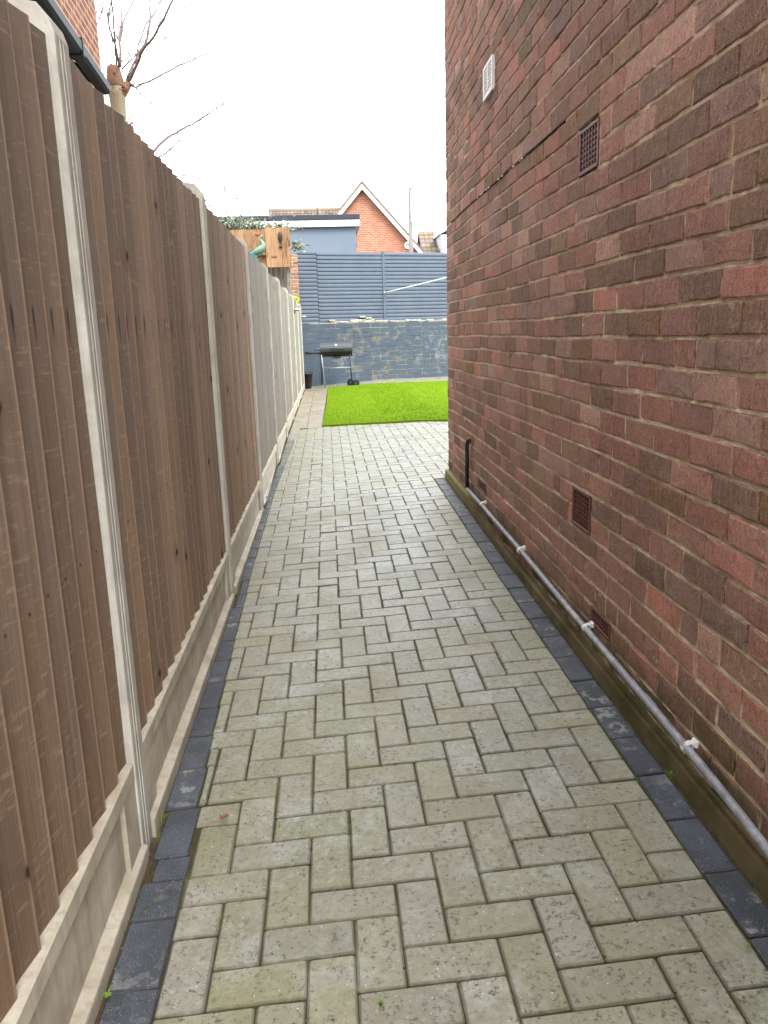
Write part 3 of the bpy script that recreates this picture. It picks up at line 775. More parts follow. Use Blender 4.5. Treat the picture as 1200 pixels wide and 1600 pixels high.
# solar lights on two far posts
for n_, (k, lb) in enumerate(((6, 'small black solar light on the seventh concrete post'), (8, 'small black solar light on the farthest concrete post'))):
    Y1 = 1.88+1.93*k; z = EYE+.385-(.03 if n_ else 0)
    e = empty('solar_light', (FX, Y1-.05, z), lb, 'light', 'solar lights on the far fence posts')
    b = MB(); b.box((FX-.002, Y1-.09, z-.03), (FX+.02, Y1-.02, z+.03), bev=.005); b.box((FX+.018, Y1-.09, z+.018), (FX+.085, Y1-.02, z+.030), bev=.004); b.build('bracket', M['blackp'], e)
    b = MB(); b.box((FX+.019, Y1-.08, z+.0305), (FX+.1, Y1-.03, z+.052), bev=.008); b.build('lens', M['whitep'], e)
# yellow-green sprig on the fence
def leaves(mb, centre, spread, n, size, flat=.35, mat=0, dark=0):
    for _ in range(n):
        p = Vector([centre[i]+random.gauss(0, 1)*spread[i] for i in range(3)])
        a = Vector((rnd(-1, 1), rnd(-1, 1), rnd(-.6, .9))).normalized(); b = a.cross(Vector((rnd(-1, 1), rnd(-1, 1), rnd(-1, 1)))).normalized(); s_ = size*rnd(.6, 1.3)
        nn = a.cross(b)*s_*.12
        c = (max(0, min(1, rnd(0, 1)-dark)), 0, 0, 1)
        mb.add([p-a*s_*.5, p+b*s_*.33+nn, p+a*s_*.55, p-b*s_*.33+nn], [(0, 1, 2, 3)], c, mat)
y_ = MB(); leaves(y_, (FX-.02, 14.6, PT-.035), (.03, .13, .022), 60, .06)
tag(y_.build('ivy_sprig', M['yleaf'], fix=False), 'bright yellow green leaves poking over the far end of the fence', 'plant')

# ------------------------------------------------------------------ lawn
GP = [(-.105, 10.17), (1.42, 9.75), (6.5, 9.3), (6.5, 17.0), (-.02, 17.0), (-.05, 13)]
def inpoly(x, y, P=GP):
    r = False; j = len(P)-1
    for i in range(len(P)):
        if (P[i][1] > y) != (P[j][1] > y) and x < (P[j][0]-P[i][0])*(y-P[i][1])/(P[j][1]-P[i][1])+P[i][0]: r = not r
        j = i
    return r
gr = MB(); n = len(GP)
top = []; 
cells = []
vs = []; fs = []
edge = []
for i in range(n):
    a, b = Vector((*GP[i], 0)), Vector((*GP[(i+1) % n], 0)); L = (b-a).length; m_ = max(1, int(L/.3))
    for k in range(m_): edge.append(a.lerp(b, k/m_))
ne = len(edge); cen = (3.0, 13.3)
for rr in (1, .75, .5, .25):
    for e in edge:
        X = cen[0]+(e.x-cen[0])*rr; Y = cen[1]+(e.y-cen[1])*rr; vs.append((X, Y, gz(X, Y)+.022))
vs.append((cen[0], cen[1], gz(*cen)+.022))
for r_ in range(3):
    for k in range(ne): q = (k+1) % ne; fs.append((r_*ne+k, r_*ne+q, (r_+1)*ne+q, (r_+1)*ne+k))
for k in range(ne): fs.append((3*ne+k, 3*ne+(k+1) % ne, 4*ne))
b0 = len(vs); vs += [(e.x, e.y, gz(e.x, e.y)-.012) for e in edge]
for k in range(ne): q = (k+1) % ne; fs.append((b0+k, b0+q, q, k))
gr.add(vs, fs)
for _ in range(62000):
    x = rnd(-.12, 3.2) if random.random() < .85 else rnd(3.2, 6.5); y = rnd(9.2, 17)
    if not inpoly(x, y): continue
    z = gz(x, y)+.020; an = rnd(0, 6.28); h = rnd(.006, .013); wd = rnd(.003, .006); dx, dy = math.cos(an)*wd, math.sin(an)*wd
    lx, ly = rnd(-.012, .012), rnd(-.012, .012); t_ = .55 if random.random() < .12 else 0
    gr.add([(x-dx, y-dy, z), (x+dx, y+dy, z), (x+lx, y+ly, z+h)], [(0, 1, 2)], (t_, t_, t_, 1))
tag(gr.build('artificial_grass', M['grass'], fix=False), 'bright green artificial lawn beyond the paving', 'lawn', kind='stuff')

# ------------------------------------------------------------------ far block wall and slatted fence (angled boundary)
A0 = Vector((-.62, 18.0)); A1 = Vector((6.5, 20.05)); dirv = (A1-A0).normalized(); nrm = Vector((dirv.y, -dirv.x))   # nrm faces the camera
def W(u, d, z): q = A0+dirv*u+nrm*d; return Vector((q.x, q.y, z))
LEN = (A1-A0).length
bw_ = empty('block_wall', (A0.x+2, A0.y+.6, gz(1, 18)), 'low blue painted block wall with peeling paint behind the barbecue', 'wall')
mb = MB(); z = .10; row = 0; WT = EYE+.27
while z < WT:
    u = -.2+(0 if row % 2 else -.21); h = .1085
    while u < LEN:
        L = .425; s0 = max(u, -.05); s1 = min(u+L, LEN)
        if s1-s0 > .05:
            left = s1 < .98 or (s1 < 1.3 and z < .45)
            cl = (0 if left else rnd(0, 1), 0 if left else 1, 0, 1); pr = rnd(-.004, .004)
            g_ = .0045 if not left else .0015
            if z+h < WT+.02: mb.box((s0+g_, -.02, z+g_), (s1-g_, pr, z+h-g_), cl, tf=lambda q: W(q.x, q.y, q.z), bev=.004)
        u += L
    z += h; row += 1
mb.build('block_course', M['block'], bw_)
mb = MB(); mb.box((-.05, -.11, -.05), (LEN, -.006, WT-.01), tf=lambda q: W(q.x, q.y, q.z)); mb.build('joint_core', M['blockjoint'], bw_)
mb = MB(); u = .75
while u < LEN:
    L = rnd(.10, .36); h = rnd(.02, .045)*(1.6 if 1.0 < u < 1.75 else 1)
    mb.box((u, -.16, WT-.02), (u+L-.01, rnd(-.03, .01), WT-.012+h), tf=lambda q: W(q.x, q.y, q.z)+Vector((0, 0, .012*noise.noise(q*9))), bev=.012); u += L
for u, z_ in ((.72, .03), (1.45, .10), (1.6, .07)): mb.box((u, -.1, WT-.01+z_), (u+.14, .015, WT+.03+z_), tf=lambda q: W(q.x, q.y, q.z), bev=.008)
mb.build('rubble_coping', M['stone'], bw_)
sf = empty('slatted_fence', (A0.x+2, A0.y+.7, WT), 'tall blue grey horizontal slat fence standing on the block wall', 'fence')
FT = EYE+1.80
def slats(u0, u1, zb, zt, d, tl):
    mb = MB(); n_ = int((zt-zb)/.0835); h = (zt-zb)/n_
    for i in range(n_):
        z0 = zb+i*h; o_ = rnd(-.002, .002)
        pr = [(d-.02, z0), (d+.002+o_, z0+.006), (d+.014+o_, z0+.020), (d+.014+o_, z0+h*.62), (d+.001+o_, z0+h*.86), (d-.003, z0+h), (d-.02, z0+h)]
        pr = [(b, a) for a, b in [(q[1], q[0]) for q in pr]]
        m0 = len(pr); vs = [W(u0, a, b) for a, b in pr]+[W(u1, a, b+tl*(u1-u0)) for a, b in pr]
        mb.add(vs, [tuple(range(m0)), tuple(range(2*m0-1, m0-1, -1))]+[(k, k+m0, (k+1) % m0+m0, (k+1) % m0) for k in range(m0)])
    return mb
slats(.02, .50, WT-.05, FT+.02, -.06, 0).build('slat_panel', M['slat'], sf)
slats(.52, 2.07, WT+.005, FT, -.10, 0).build('slat_panel', M['slat'], sf)
slats(2.12, 4.2, WT+.005, FT+.005, -.10, 0).build('slat_panel', M['slat'], sf)
slats(4.25, LEN, WT+.005, FT+.005, -.10, 0).build('slat_panel', M['slat'], sf)
for u in (2.095, 4.225):
    mb = MB(); mb.box((u-.028, -.13, WT-.05), (u+.028, -.072, FT+.035), tf=lambda q: W(q.x, q.y, q.z), bev=.004); mb.build('post', M['slat'], sf)
mb = MB(); mb.box((.497, -.1, WT-.05), (.512, -.055, FT-.02), tf=lambda q: W(q.x, q.y, q.z)); mb.build('post', M['gutter'], sf)
# washing line from the fence post to the back of the house
a_ = W(2.095, -.05, EYE+.915); b_ = Vector((2.35, YC+.02, EYE+.72)); ln = MB(); pts = []
for i in range(25):
    t_ = i/24; q = a_.lerp(b_, t_); q.z -= .05*4*t_*(1-t_)*.3; pts.append(q)
ln.tube(pts, .011, 8); ln.lathe([(.02, 0), (.02, .03), (.008, .035)], a_-Vector((0, .03, 0)), 10, 'y')
tag(ln.build('washing_line', M['rope']), 'white washing line tied to the slatted fence post', 'washing line')

# brick pier, old boards and new timber screen at the left end
pier = MB(); pb = [-.76, -.555]
for k in range(-2, 40):
    z0 = .2+k*.075
    if z0 > EYE+1.66: break
    hf = (pb[1]-pb[0])
    if k % 2: pier_cols = [(pb[0], pb[1])]
    else: pier_cols = [(pb[0], pb[0]+hf/2-.004), (pb[0]+hf/2+.004, pb[1])]
    for x0, x1 in pier_cols: pier.box((x0, 17.6, z0+.006), (x1, 17.8, z0+.069), bcol(), bev=.004)
pier.box((pb[0]+.006, 17.606, .1), (pb[1]-.006, 17.794, EYE+1.655), (.5, .45, .4, 1), 1)
tag(pier.build('brick_pier', [M['brick'], M['mortar']]), 'narrow red brick pier between the old boards and the blue slat fence', 'pier')
ob = empty('old_board_fence', (-1.6, 17.0, .1), 'old grey brown vertical board fence under the orange timber screen', 'fence')
mb = MB(); x = -3.4
while x < -.78:
    wd = rnd(.09, .12); mb.box((x, 16.86, 0), (x+wd-.006, 16.875+rnd(0, .008), EYE+1.42), (random.random(), .5, rnd(0, 1), 1)); x += wd
mb.build('fence_board', M['board_old'], ob)
mb = MB()
for zz in (.6, 1.4, 2.4): mb.box((-3.4, 16.885, zz), (-.78, 16.93, zz+.07), (.4, .3, .5, 1))
mb.build('rail', M['board_old'], ob)
ts = empty('timber_screen', (-1.3, 16.5, EYE+1.35), 'new orange timber board screen above the old fence, hung with ornaments', 'screen')
def screen(x0, x1, z0, z1, Y, lab):
    mb = MB(); x = x0
    while x < x1-.02:
        wd = min(rnd(.09, .12), x1-x); mb.box((x, Y, z0), (x+wd-.003, Y+.018+rnd(0, .004), z1+rnd(-.004, .004)), (random.random(), .5, random.random()*.3, 1), bev=.002); x += wd
    mb.box((x0, Y+.023, z0+.05), (x1, Y+.05, z0+.10), (.5, .5, .1, 1)); mb.box((x0, Y+.023, z1-.12), (x1, Y+.05, z1-.07), (.5, .5, .1, 1))
    return tag(mb.build('board_panel', M['board_new'], ts), lab)
screen(-1.135, -.645, EYE+1.355, EYE+2.10, 16.5, 'right hand board panel, slightly in front')
screen(-2.45, -1.13, EYE+1.60, EYE+2.085, 16.56, 'left hand board panel with darker orange boards')
screen(-2.45, -1.13, EYE+1.30, EYE+1.60, 16.60, 'lower strip of boards beneath the left panel')
mb = MB(); mb.box((-1.24, 16.52, EYE+1.592), (-1.13, 16.60, EYE+1.612)); mb.build('ledge', M['board_new'], ts)
mb = MB(); mb.box((-1.33, 16.538, EYE+1.98), (-1.24, 16.558, EYE+2.03), bev=.006); tag(mb.build('painted_patch', M['redbit'], ts), 'small faded red plaque')
mb = MB()
for xx in (-2.3, -.75): mb.box((xx, 16.62, .05), (xx+.08, 16.70, EYE+2.05))
mb.build('post', M['board_old'], ts)
# wall ornament: dark carved head on a stem
q0 = at(438, 375, 16.46)
mb = MB(); s_ = .0137
prof = [(.4, -12.2), (2.0, -12), (2.6, -10.4), (2.4, -8.8), (1.1, -7.4), (.9, -5.6), (1.6, -3.8), (2.6, -1), (3.3, 2.5), (3.4, 5.5), (2.9, 8.5), (1.7, 10.3), (.3, 10.9)]
mb.lathe([(a*s_, b*s_) for a, b in prof], (q0.x, q0.y, q0.z+.01), 14)
mb.v = [(x, 16.495-(16.495-y)*.75, z) for x, y, z in mb.v]
tag(mb.build('carved_ornament', M['darkwood']), 'dark carved club shaped ornament hanging on the orange boards', 'ornament')
# metal peacock
bird = empty('bird_ornament', at(403, 390, 16.42), 'green and teal metal bird ornament fixed to the orange boards', 'ornament')
def P(x, y, d=0): return at(x, y, 16.42+d)
mb = MB()
mb.tube([P(411, 371.5), P(408.5, 368.6), P(406.6, 370), P(406.3, 373), P(408.5, 377), P(411.6, 381), P(411.5, 385), P(408, 389), P(403, 392), P(398.5, 394.5), P(396, 396)],
        [.010, .022, .020, .018, .024, .038, .052, .062, .062, .050, .030], 12, flat=1.15)
mb.tube([P(411, 371), P(413.8, 371.6)], [.008, .001], 6)
for dx in (0, 2.2): mb.tube([P(407+dx, 391), P(410+dx, 396), P(413+dx, 396.5)], .005, 6)
mb.tube([P(397, 396), P(400, 402), P(403, 408), P(407, 411.5)], [.012, .010, .008, .006], 6); mb.build('body', M['bronze'], bird)
mb = MB()
for (x, y, l) in ((393, 396.5, 4), (395, 399, 5), (398, 402, 6), (391.5, 395.5, 3), (396.5, 405, 5), (399, 407, 5), (394.5, 396, 5)):
    c_ = P(x, y, -.02); mb.lathe([(.002, -.008), (l*.0075, -.004), (l*.0075, .004), (.002, .008)], c_, 9, 'y')
for e in ((391.5, 399), (395, 403), (399, 408)): mb.tube([P(398.5, 394), P((398+e[0])/2, (394+e[1])/2, -.01), P(*e)], [.025, .028, .008], 8, flat=.5)
mb.build('tail', M['teal'], bird)
mb = MB()
for i in range(3): mb.tube([P(409, 368.5), P(407.5+i*1.6, 364.6)], .0028, 5)
mb.build('crest', M['teal'], bird)
# ivy over the screen
iv = MB()
for i in range(17):
    x = -2.75+i*.12; leaves(iv, (x, 16.9, EYE+2.24-.006*i+.05*math.sin(i*1.7)), (.10, .16, .085 if i < 12 else .045), 260 if i < 12 else 100, .055, dark=.12)
leaves(iv, (-.86, 16.6, EYE+2.11), (.22, .05, .022), 170, .05); leaves(iv, (-.52, 16.9, EYE+1.79), (.085, .08, .045), 170, .055, dark=.15)
leaves(iv, (-1.7, 16.9, EYE+2.4), (.5, .12, .08), 160, .045)
for i in range(9):
    x = -2.6+i*.22; iv.tube([(x, 16.95, EYE+1.4), (x+.1, 16.93, EYE+1.9), (x+.05+rnd(-.1, .1), 16.9, EYE+2.3), (x+rnd(-.1, .2), 16.9, EYE+2.45+rnd(0, .12))], [.012, .01, .005, .002], 5, (.1, 0, 0, 1))
tag(iv.build('ivy', M['ivy'], fix=False), 'pale variegated ivy tumbling over the top of the timber screen', 'ivy')

# ------------------------------------------------------------------ barbecue and pot
BY = 17.25; gb_ = gz(.1, BY)
bbq = empty('barrel_barbecue', (.2, BY, gb_), 'black barrel charcoal barbecue on wheels against the blue block wall', 'barbecue')
bl, br = at(500, 540, BY).x, at(550, 540, BY).x; bt, bb = at(525, 533.5, BY).z, at(525, 557.5, BY).z
cx, cz, rr = (bl+br)/2, (bt+bb)/2+.0, (bt-bb)/2
def half(m0, a0, a1, r, x0, x1):
    pr = [(math.cos(a0+(a1-a0)*k/14)*r, math.sin(a0+(a1-a0)*k/14)*r) for k in range(15)]
    vs = [(x0+.01, BY+a*.97, cz+b*.97) for a, b in pr]+[(x0, BY+a, cz+b) for a, b in pr]+[(x1, BY+a, cz+b) for a, b in pr]+[(x1-.01, BY+a*.97, cz+b*.97) for a, b in pr]
    fs = []
    for r_ in range(3):
        for k in range(14): fs.append((r_*15+k, r_*15+k+1, (r_+1)*15+k+1, (r_+1)*15+k))
    fs.append(tuple(range(15))); fs.append(tuple(range(59, 44, -1))); fs.append((0, 14, 59-0, 45)); m0.add(vs, fs, smooth=False)
mb = MB(); half(mb, R(2), R(178+20), rr, bl, br); lid = mb.build('lid', M['bbq'], bbq)
mb = MB(); mb.lathe([(.028, 0), (.028, .006), (.02, .008)], (cx-.005, BY-rr*.83-.008, cz+rr*.52), 14, 'y'); mb.build('thermometer', M['whitep'], lid)
mb = MB(); hx = cx+.02; mb.tube([(hx-.13, BY-rr-.0, cz+.01), (hx-.13, BY-rr-.04, cz+.015), (hx, BY-rr-.05, cz+.02), (hx+.13, BY-rr-.04, cz+.015), (hx+.13, BY-rr, cz+.01)], .011, 8); mb.build('handle', M['bbq'], lid)
mb = MB(); half(mb, R(200), R(358), rr*.98, bl+.01, br-.005); mb.box((bl+.004, BY-rr*.98, cz-.02), (br-.004, BY-rr*.9, cz+.0)); mb.box((cx-.08, BY-.1, cz-rr-.03), (cx+.1, BY+.1, cz-rr*.9)); mb.build('firebox', M['bbq_dark'], bbq)
lx0, lx1 = bl+.03, br-.03
for sx, x0, x1 in ((0, lx0, lx0+.07), (0, lx0, lx0+.07), (1, lx1-.02, lx1+.0), (1, lx1-.02, lx1+.03)):
    pass
for yo in (-.17, .17):
    for x0, x1, zf in ((bl+.015, bl+.075, gb_), (br-.055, br-.03, gb_+.07)):
        mb = MB(); mb.tube([(x0, BY+yo*.55, cz+.02), (x0+(x1-x0)*.4, BY+yo*.8, cz-.35), (x1, BY+yo*1.1, zf)], .011, 8); mb.build('leg', M['metal'] if x0 < cx else M['bbq'], bbq)
mb = MB(); mb.tube([(bl+.04, BY-.16, gb_+.42), (br-.04, BY-.16, gb_+.42)], .007, 8); mb.tube([(bl+.04, BY+.16, gb_+.42), (br-.04, BY+.16, gb_+.42)], .007, 8)
for i in range(9): xx = bl+.08+i*.075; mb.tube([(xx, BY-.16, gb_+.42), (xx, BY+.16, gb_+.42)], .0035, 6)
mb.build('wire_shelf', M['metal'], bbq)
for yo in (-.2, .2):
    mb = MB(); c_ = (br-.055+(.10 if yo < 0 else 0), BY+yo-.02, gb_+.078); mb.lathe([(.045, 0), (.076, 0), (.08, .008), (.08, .032), (.076, .04), (.045, .04)], c_, 22, 'y'); wl = mb.build('wheel', M['rubber'], bbq)
    mb = MB(); mb.lathe([(.012, -.004), (.046, .006), (.046, .034), (.012, .044)], c_, 14, 'y'); mb.build('hub', M['bbq'], wl)
mb = MB(); mb.tube([(br-.02, BY-.2, gb_+.078), (br-.02, BY+.2, gb_+.078)], .007, 8); mb.build('axle', M['metal'], bbq)
mb = MB(); mb.tube([(bl, BY-.05, cz-.02), (bl-.13, BY-.05, cz-.01), (bl-.13, BY+.05, cz-.01), (bl, BY+.05, cz-.02)], .008, 8); mb.build('side_handle', M['bbq'], bbq)
pt = MB(); pc = (-.475, 17.55, gz(-.45, 17.5)); pt.lathe([(.085, 0), (.10, .02), (.125, .30), (.135, .30), (.135, .345), (.125, .35), (.115, .345), (.11, .31), (.02, .30)], pc, 20)
tag(pt.build('plant_pot', M['blackp']), 'tall black plastic plant pot in the dark corner left of the barbecue', 'pot')
cb = MB(); cb.tube([W(.12, .02, EYE-.375), W(.25, .02, EYE-.382), W(.40, .02, EYE-.385), W(.50, .03, EYE-.385)], .012, 8); cb.tube([W(.49, .02, EYE-.385), W(.50, .02, EYE-.8), W(.49, .02, .18)], .012, 8)
tag(cb.build('garden_cable', M['blackp']), 'black cable pinned along the dark painted end of the block wall', 'cable')

# ------------------------------------------------------------------ houses behind
fb = empty('flat_roof_building', (-.5, 24, 0), 'blue grey rendered flat roof building behind the slatted fence', 'building')
xr = at(557, 392, 24).x+.0; zt = at(562, 353, 24).z
mb = MB(); mb.box((-6.5, 24, -.1), (xr, 28, zt-.0)); mb.build('wall', M['render'], fb)
xr2 = at(562, 345, 24).x
mb = MB(); mb.box((-6.6, 23.86, zt-.02), (xr2-.003, 23.90, zt+.165), bev=.004); mb.box((xr2-.04, 23.902, zt-.02), (xr2-.003, 28.1, zt+.165)); mb.box((-6.6, 23.902, zt+.002), (xr2-.042, 28.1, zt+.16)); mb.build('fascia', M['fascia'], fb)
mb = MB(); mb.box((-6.62, 23.83, zt+.167), (xr2, 28.12, zt+.31), bev=.01); mb.build('roof_edge', M['felt'], fb)
mb = MB(); mb.lathe([(.05, 0), (.05, .08), (.09, .09), (.09, .12), (.02, .14)], (at(534, 340, 25).x, 25, zt+.31), 12); mb.build('roof_vent', M['whitep'], fb)

gh = empty('gabled_house', (1.8, 36, 0), 'orange brick gable house with white bargeboards behind the fence', 'house')
ap = at(565, 288, 36); e1 = at(654, 388, 36); sl_ = (ap.z-e1.z)/(e1.x-ap.x); hw = 2.75
mb = MB(); mb.prism([(ap.x-hw, -.1), (ap.x+hw, -.1), (ap.x+hw, ap.z-.12-sl_*hw), (ap.x, ap.z-.12), (ap.x-hw, ap.z-.12-sl_*hw)], 36, 44); mb.build('gable_wall', M['gable'], gh)
mb = MB(); ov = 2.95
for sg in (-1, 1):
    mb.prism([(ap.x, ap.z-.01), (ap.x, ap.z-.24), (ap.x+sg*ov, ap.z-.24-sl_*ov), (ap.x+sg*ov, ap.z-.01-sl_*ov)], 35.72, 35.78)
mb.build('bargeboard', M['fascia'], gh)
def tiled(mb, a, b, c_, d, nu, nv):      # a,b eave ends; c,d ridge ends (over b, a)
    a, b, c_, d = Vector(a), Vector(b), Vector(c_), Vector(d)
    nr = (b-a).cross(d-a).normalized()
    if nr.z < 0: nr = -nr
    for j in range(nv):
        for i in range(nu):
            p0 = a.lerp(d, j/nv).lerp(b.lerp(c_, j/nv), i/nu); p1 = a.lerp(d, j/nv).lerp(b.lerp(c_, j/nv), (i+.93)/nu)
            p2 = a.lerp(d, (j+1.1)/nv).lerp(b.lerp(c_, (j+1.1)/nv), (i+.93)/nu); p3 = a.lerp(d, (j+1.1)/nv).lerp(b.lerp(c_, (j+1.1)/nv), i/nu)
            m1 = (p0+p1)/2+nr*.07; m2 = (p2+p3)/2+nr*.035; k = random.random()
            mb.add([p0+nr*.03, m1, p1+nr*.03, p2, m2, p3, p0, p1], [(0, 1, 4, 5), (1, 2, 3, 4), (6, 7, 2, 1, 0)], (k, k, k, 1))
mb = MB(); zr = ap.z+.0
for sg in (-1, 1):
    mb.prism([(ap.x, zr), (ap.x+sg*3.0, zr-sl_*3.0), (ap.x+sg*3.0, zr-sl_*3.0+.09), (ap.x, zr+.11)], 35.68, 44.3, (.3, .3, .3, 1))
mb.build('roof', M['tile'], gh)
mb = MB(); zrl = at(460, 326, 37.5).z; xl = at(415, 330, 36).x
mb.box((xl+.1, 36.6, -.1), (ap.x-2.5, 42, zrl-2.0)); mb.build('wing_wall', M['gable'], gh)
mb = MB(); tiled(mb, (xl, 35.9, zrl-1.75), (ap.x-.3, 35.9, zrl-1.75), (ap.x-.3, 38.2, zrl), (xl, 38.2, zrl), 24, 10)
mb.add([(xl, 38.2, zrl-.01), (ap.x-.3, 38.2, zrl-.01), (ap.x-.3, 41, zrl-2), (xl, 41, zrl-2)], [(0, 1, 2, 3)], (.4, .4, .4, 1))
mb.add([(xl, 35.9, zrl-1.77), (ap.x-.3, 35.9, zrl-1.77), (ap.x-.3, 38.2, zrl-.03), (xl, 38.2, zrl-.03)], [(0, 1, 2, 3)], (.1, .1, .1, 1))
mb.tube([(xl-.02, 38.2, zrl+.02), (ap.x-.4, 38.2, zrl+.02)], .11, 8, (.9, .9, .9, 1)); mb.build('wing_roof', M['tile'], gh)
an = empty('tv_aerial', at(496, 334, 37), 'thin white television aerial on the tiled roof', 'aerial')
mb = MB(); a_ = at(496, 336, 37); b_ = at(494.5, 303, 37); mb.tube([a_, b_], .034, 6); mb.build('mast', M['pole'], an)
mb = MB(); mb.tube([b_, at(488.5, 302.5, 36.9)], .015, 6)
for i in range(4): q = at(489+i*1.6, 302.5, 36.9); mb.tube([q-Vector((0, .25, 0)), q+Vector((0, .25, 0))], .008, 5)
mb.box((at(487.5, 303, 36.9).x, 36.88, at(490, 304.5, 36.9).z), (at(489.5, 303, 36.9).x, 36.94, at(490, 300.5, 36.9).z)); mb.build('antenna', M['pole'], an)
ds = MB(); dc = at(637, 384, 35.6); ds.lathe([(.02, .02), (.10, 0), (.16, -.035), (.165, -.04), (.10, -.01), (.02, 0)], dc, 18, 'y'); ds.tube([dc+Vector((0, .02, 0)), dc+Vector((.05, .42, -.1))], .02, 6)
tag(ds.build('satellite_dish', M['metal']), 'small grey satellite dish on the orange gable beside the pole', 'satellite dish')
tp = empty('telegraph_pole', (at(640, 392, 33).x, 33, 0), 'tall grey wooden telegraph pole in front of the orange gable', 'pole')
mb = MB(); t_ = at(640.8, 293.5, 33); mb.tube([(t_.x-.03, 33, -.1), (t_.x-.02, 33, 3), (t_.x, 33, t_.z)], [.115, .10, .085], 12); mb.build('shaft', M['pole'], tp)
mb = MB()
mb.box((t_.x-.02, 32.87, at(641, 303, 33).z), (t_.x+.10, 32.92, at(641, 298, 33).z)); q = at(641, 347, 33); mb.tube([q, q+Vector((.42, -.1, .03))], .014, 6); mb.box((t_.x-.01, 32.88, at(641, 348, 33).z), (t_.x+.03, 32.93, at(641, 300, 33).z))
mb.build('bracket', M['metal'], tp)
wr = MB(); a_ = at(641, 307, 33); b_ = at(700, 315.5, 30); pts = []
for i in range(17): s__ = i/16*1.6; q = a_.lerp(b_, s__); q.z -= .12*s__*(1.6-s__); pts.append(q)
wr.tube(pts, .010, 5); tag(wr.build('overhead_wire', M['twig']), 'thin overhead wire running right from the telegraph pole', 'wire')
fh = empty('dormer_house', (6.5, 46, 0), 'distant brown tiled roof house with a white clad dormer at the right', 'house')
zr2 = at(670, 362, 47.5).z; xl2 = at(655, 362, 47).x
mb = MB(); mb.box((xl2+.1, 46.4, -.1), (14, 51, zr2-2.2)); mb.build('wall', M['gable'], fh)
mb = MB(); tiled(mb, (xl2+.15, 45, zr2-2.2), (14, 45, zr2-2.2), (14, 47.5, zr2), (xl2, 47.5, zr2), 30, 9)
mb.add([(xl2, 47.5, zr2), (14, 47.5, zr2), (14, 50, zr2-2), (xl2, 50, zr2-2)], [(0, 1, 2, 3)], (.4, .4, .4, 1)); mb.add([(xl2, 45, zr2-2.22), (14, 45, zr2-2.22), (14, 47.5, zr2-.03), (xl2, 47.5, zr2-.03)], [(0, 1, 2, 3)], (.1, .1, .1, 1))
mb.build('roof', M['tile'], fh)
dm = at(686, 371, 45).x; zd = at(690, 369, 45).z
mb = MB()
for i in range(16): z = zd-1.75+i*.115; mb.box((dm+.05+max(0, .02*(16-i)), 44.9-.006*(i % 2), z), (dm+2.6, 47, z+.105))
mb.build('dormer', M['clad'], fh)
mb = MB(); mb.prism([(dm-.05, zd+.06), (dm+1.3, zd+.75), (dm+2.7, zd+.06), (dm+2.7, zd+.2), (dm+1.3, zd+.9), (dm-.08, zd+.2)], 44.7, 47.4); mb.build('dormer_roof', M['fascia'], fh)

# ------------------------------------------------------------------ neighbour house on the left
nh = empty('neighbour_house', (-3.4, 5, 0), 'orange brick neighbouring house with dark gutter above the left fence', 'house')
gE = at(172, 128, 7.0); gN = atz(88, 0, gE.z); gd = (gE-gN); gd.z = 0; gd.normalize(); gp = Vector((-gd.y, gd.x, 0))     # gp points away from the alley
CE = at(163, 155, 9.0); C0 = Vector((CE.x, CE.y, 0))
def H(u, d, z): q = C0-gd*u+gp*d; return Vector((q.x, q.y, z))      # u: back toward the camera, d: into the house
mb = MB(); mb.box((0, 0, -.1), (12, 7, 6.2), tf=lambda q: H(q.x, q.y, q.z)); mb.build('wall', M['gable2'], nh)
mb = MB(); pr = [(-.5, 6.1), (7.5, 6.1), (3.5, 8.8)]; n3 = 3; vs = [H(-.3, a, b) for a, b in pr]+[H(12.3, a, b) for a, b in pr]; mb.add(vs, [(0, 1, 2), (5, 4, 3), (0, 3, 4, 1), (1, 4, 5, 2), (2, 5, 3, 0)], (.3, .3, .3, 1)); mb.build('roof', M['tile'], nh)
# lean-to canopy with gutter and soffit
rel = gE-C0; uE = -(rel.dot(gd)); dE = rel.dot(gp); zE = gE.z
T = lambda q: H(q.x, q.y, q.z)
mb = MB(); vs = []
mb.box((uE, dE, zE-.10), (uE+7.5, dE+.10, zE), tf=T, bev=.02); mb.box((uE+.9, dE-.006, zE-.108), (uE+.95, dE+.106, zE+.006), tf=T); mb.build('gutter', M['gutter'], nh)
mb = MB(); mb.box((uE+.15, dE+.10, zE-.125), (uE+7.5, -.002, zE-.10), tf=T); mb.build('soffit', M['soffit'], nh)
mb = MB(); mb.add([H(uE, dE+.02, zE+.005), H(uE+7.5, dE+.02, zE+.005), H(uE+7.5, 0, zE+.25), H(uE, 0, zE+.25)], [(0, 1, 2, 3)], (.3, .3, .3, 1)); mb.add([H(uE, dE+.02, zE-.01), H(uE, 0, zE-.01), H(uE, 0, zE+.25)], [(0, 1, 2)]); mb.build('canopy_roof', M['felt'], nh)
mb = MB(); mb.box((uE+.35, dE+.14, zE-.20), (uE+7.5, dE+.17, zE-.127), tf=T); mb.box((uE+.35, dE+.17, zE-1.5), (uE+.43, dE+.25, zE-.127), tf=T); mb.build('window_frame', M['fascia'], nh)
mb = MB(); mb.box((uE+.43, dE+.18, zE-1.5), (uE+7.4, dE+.2, zE-.20), tf=T); mb.build('cladding', M['soffit'], nh)

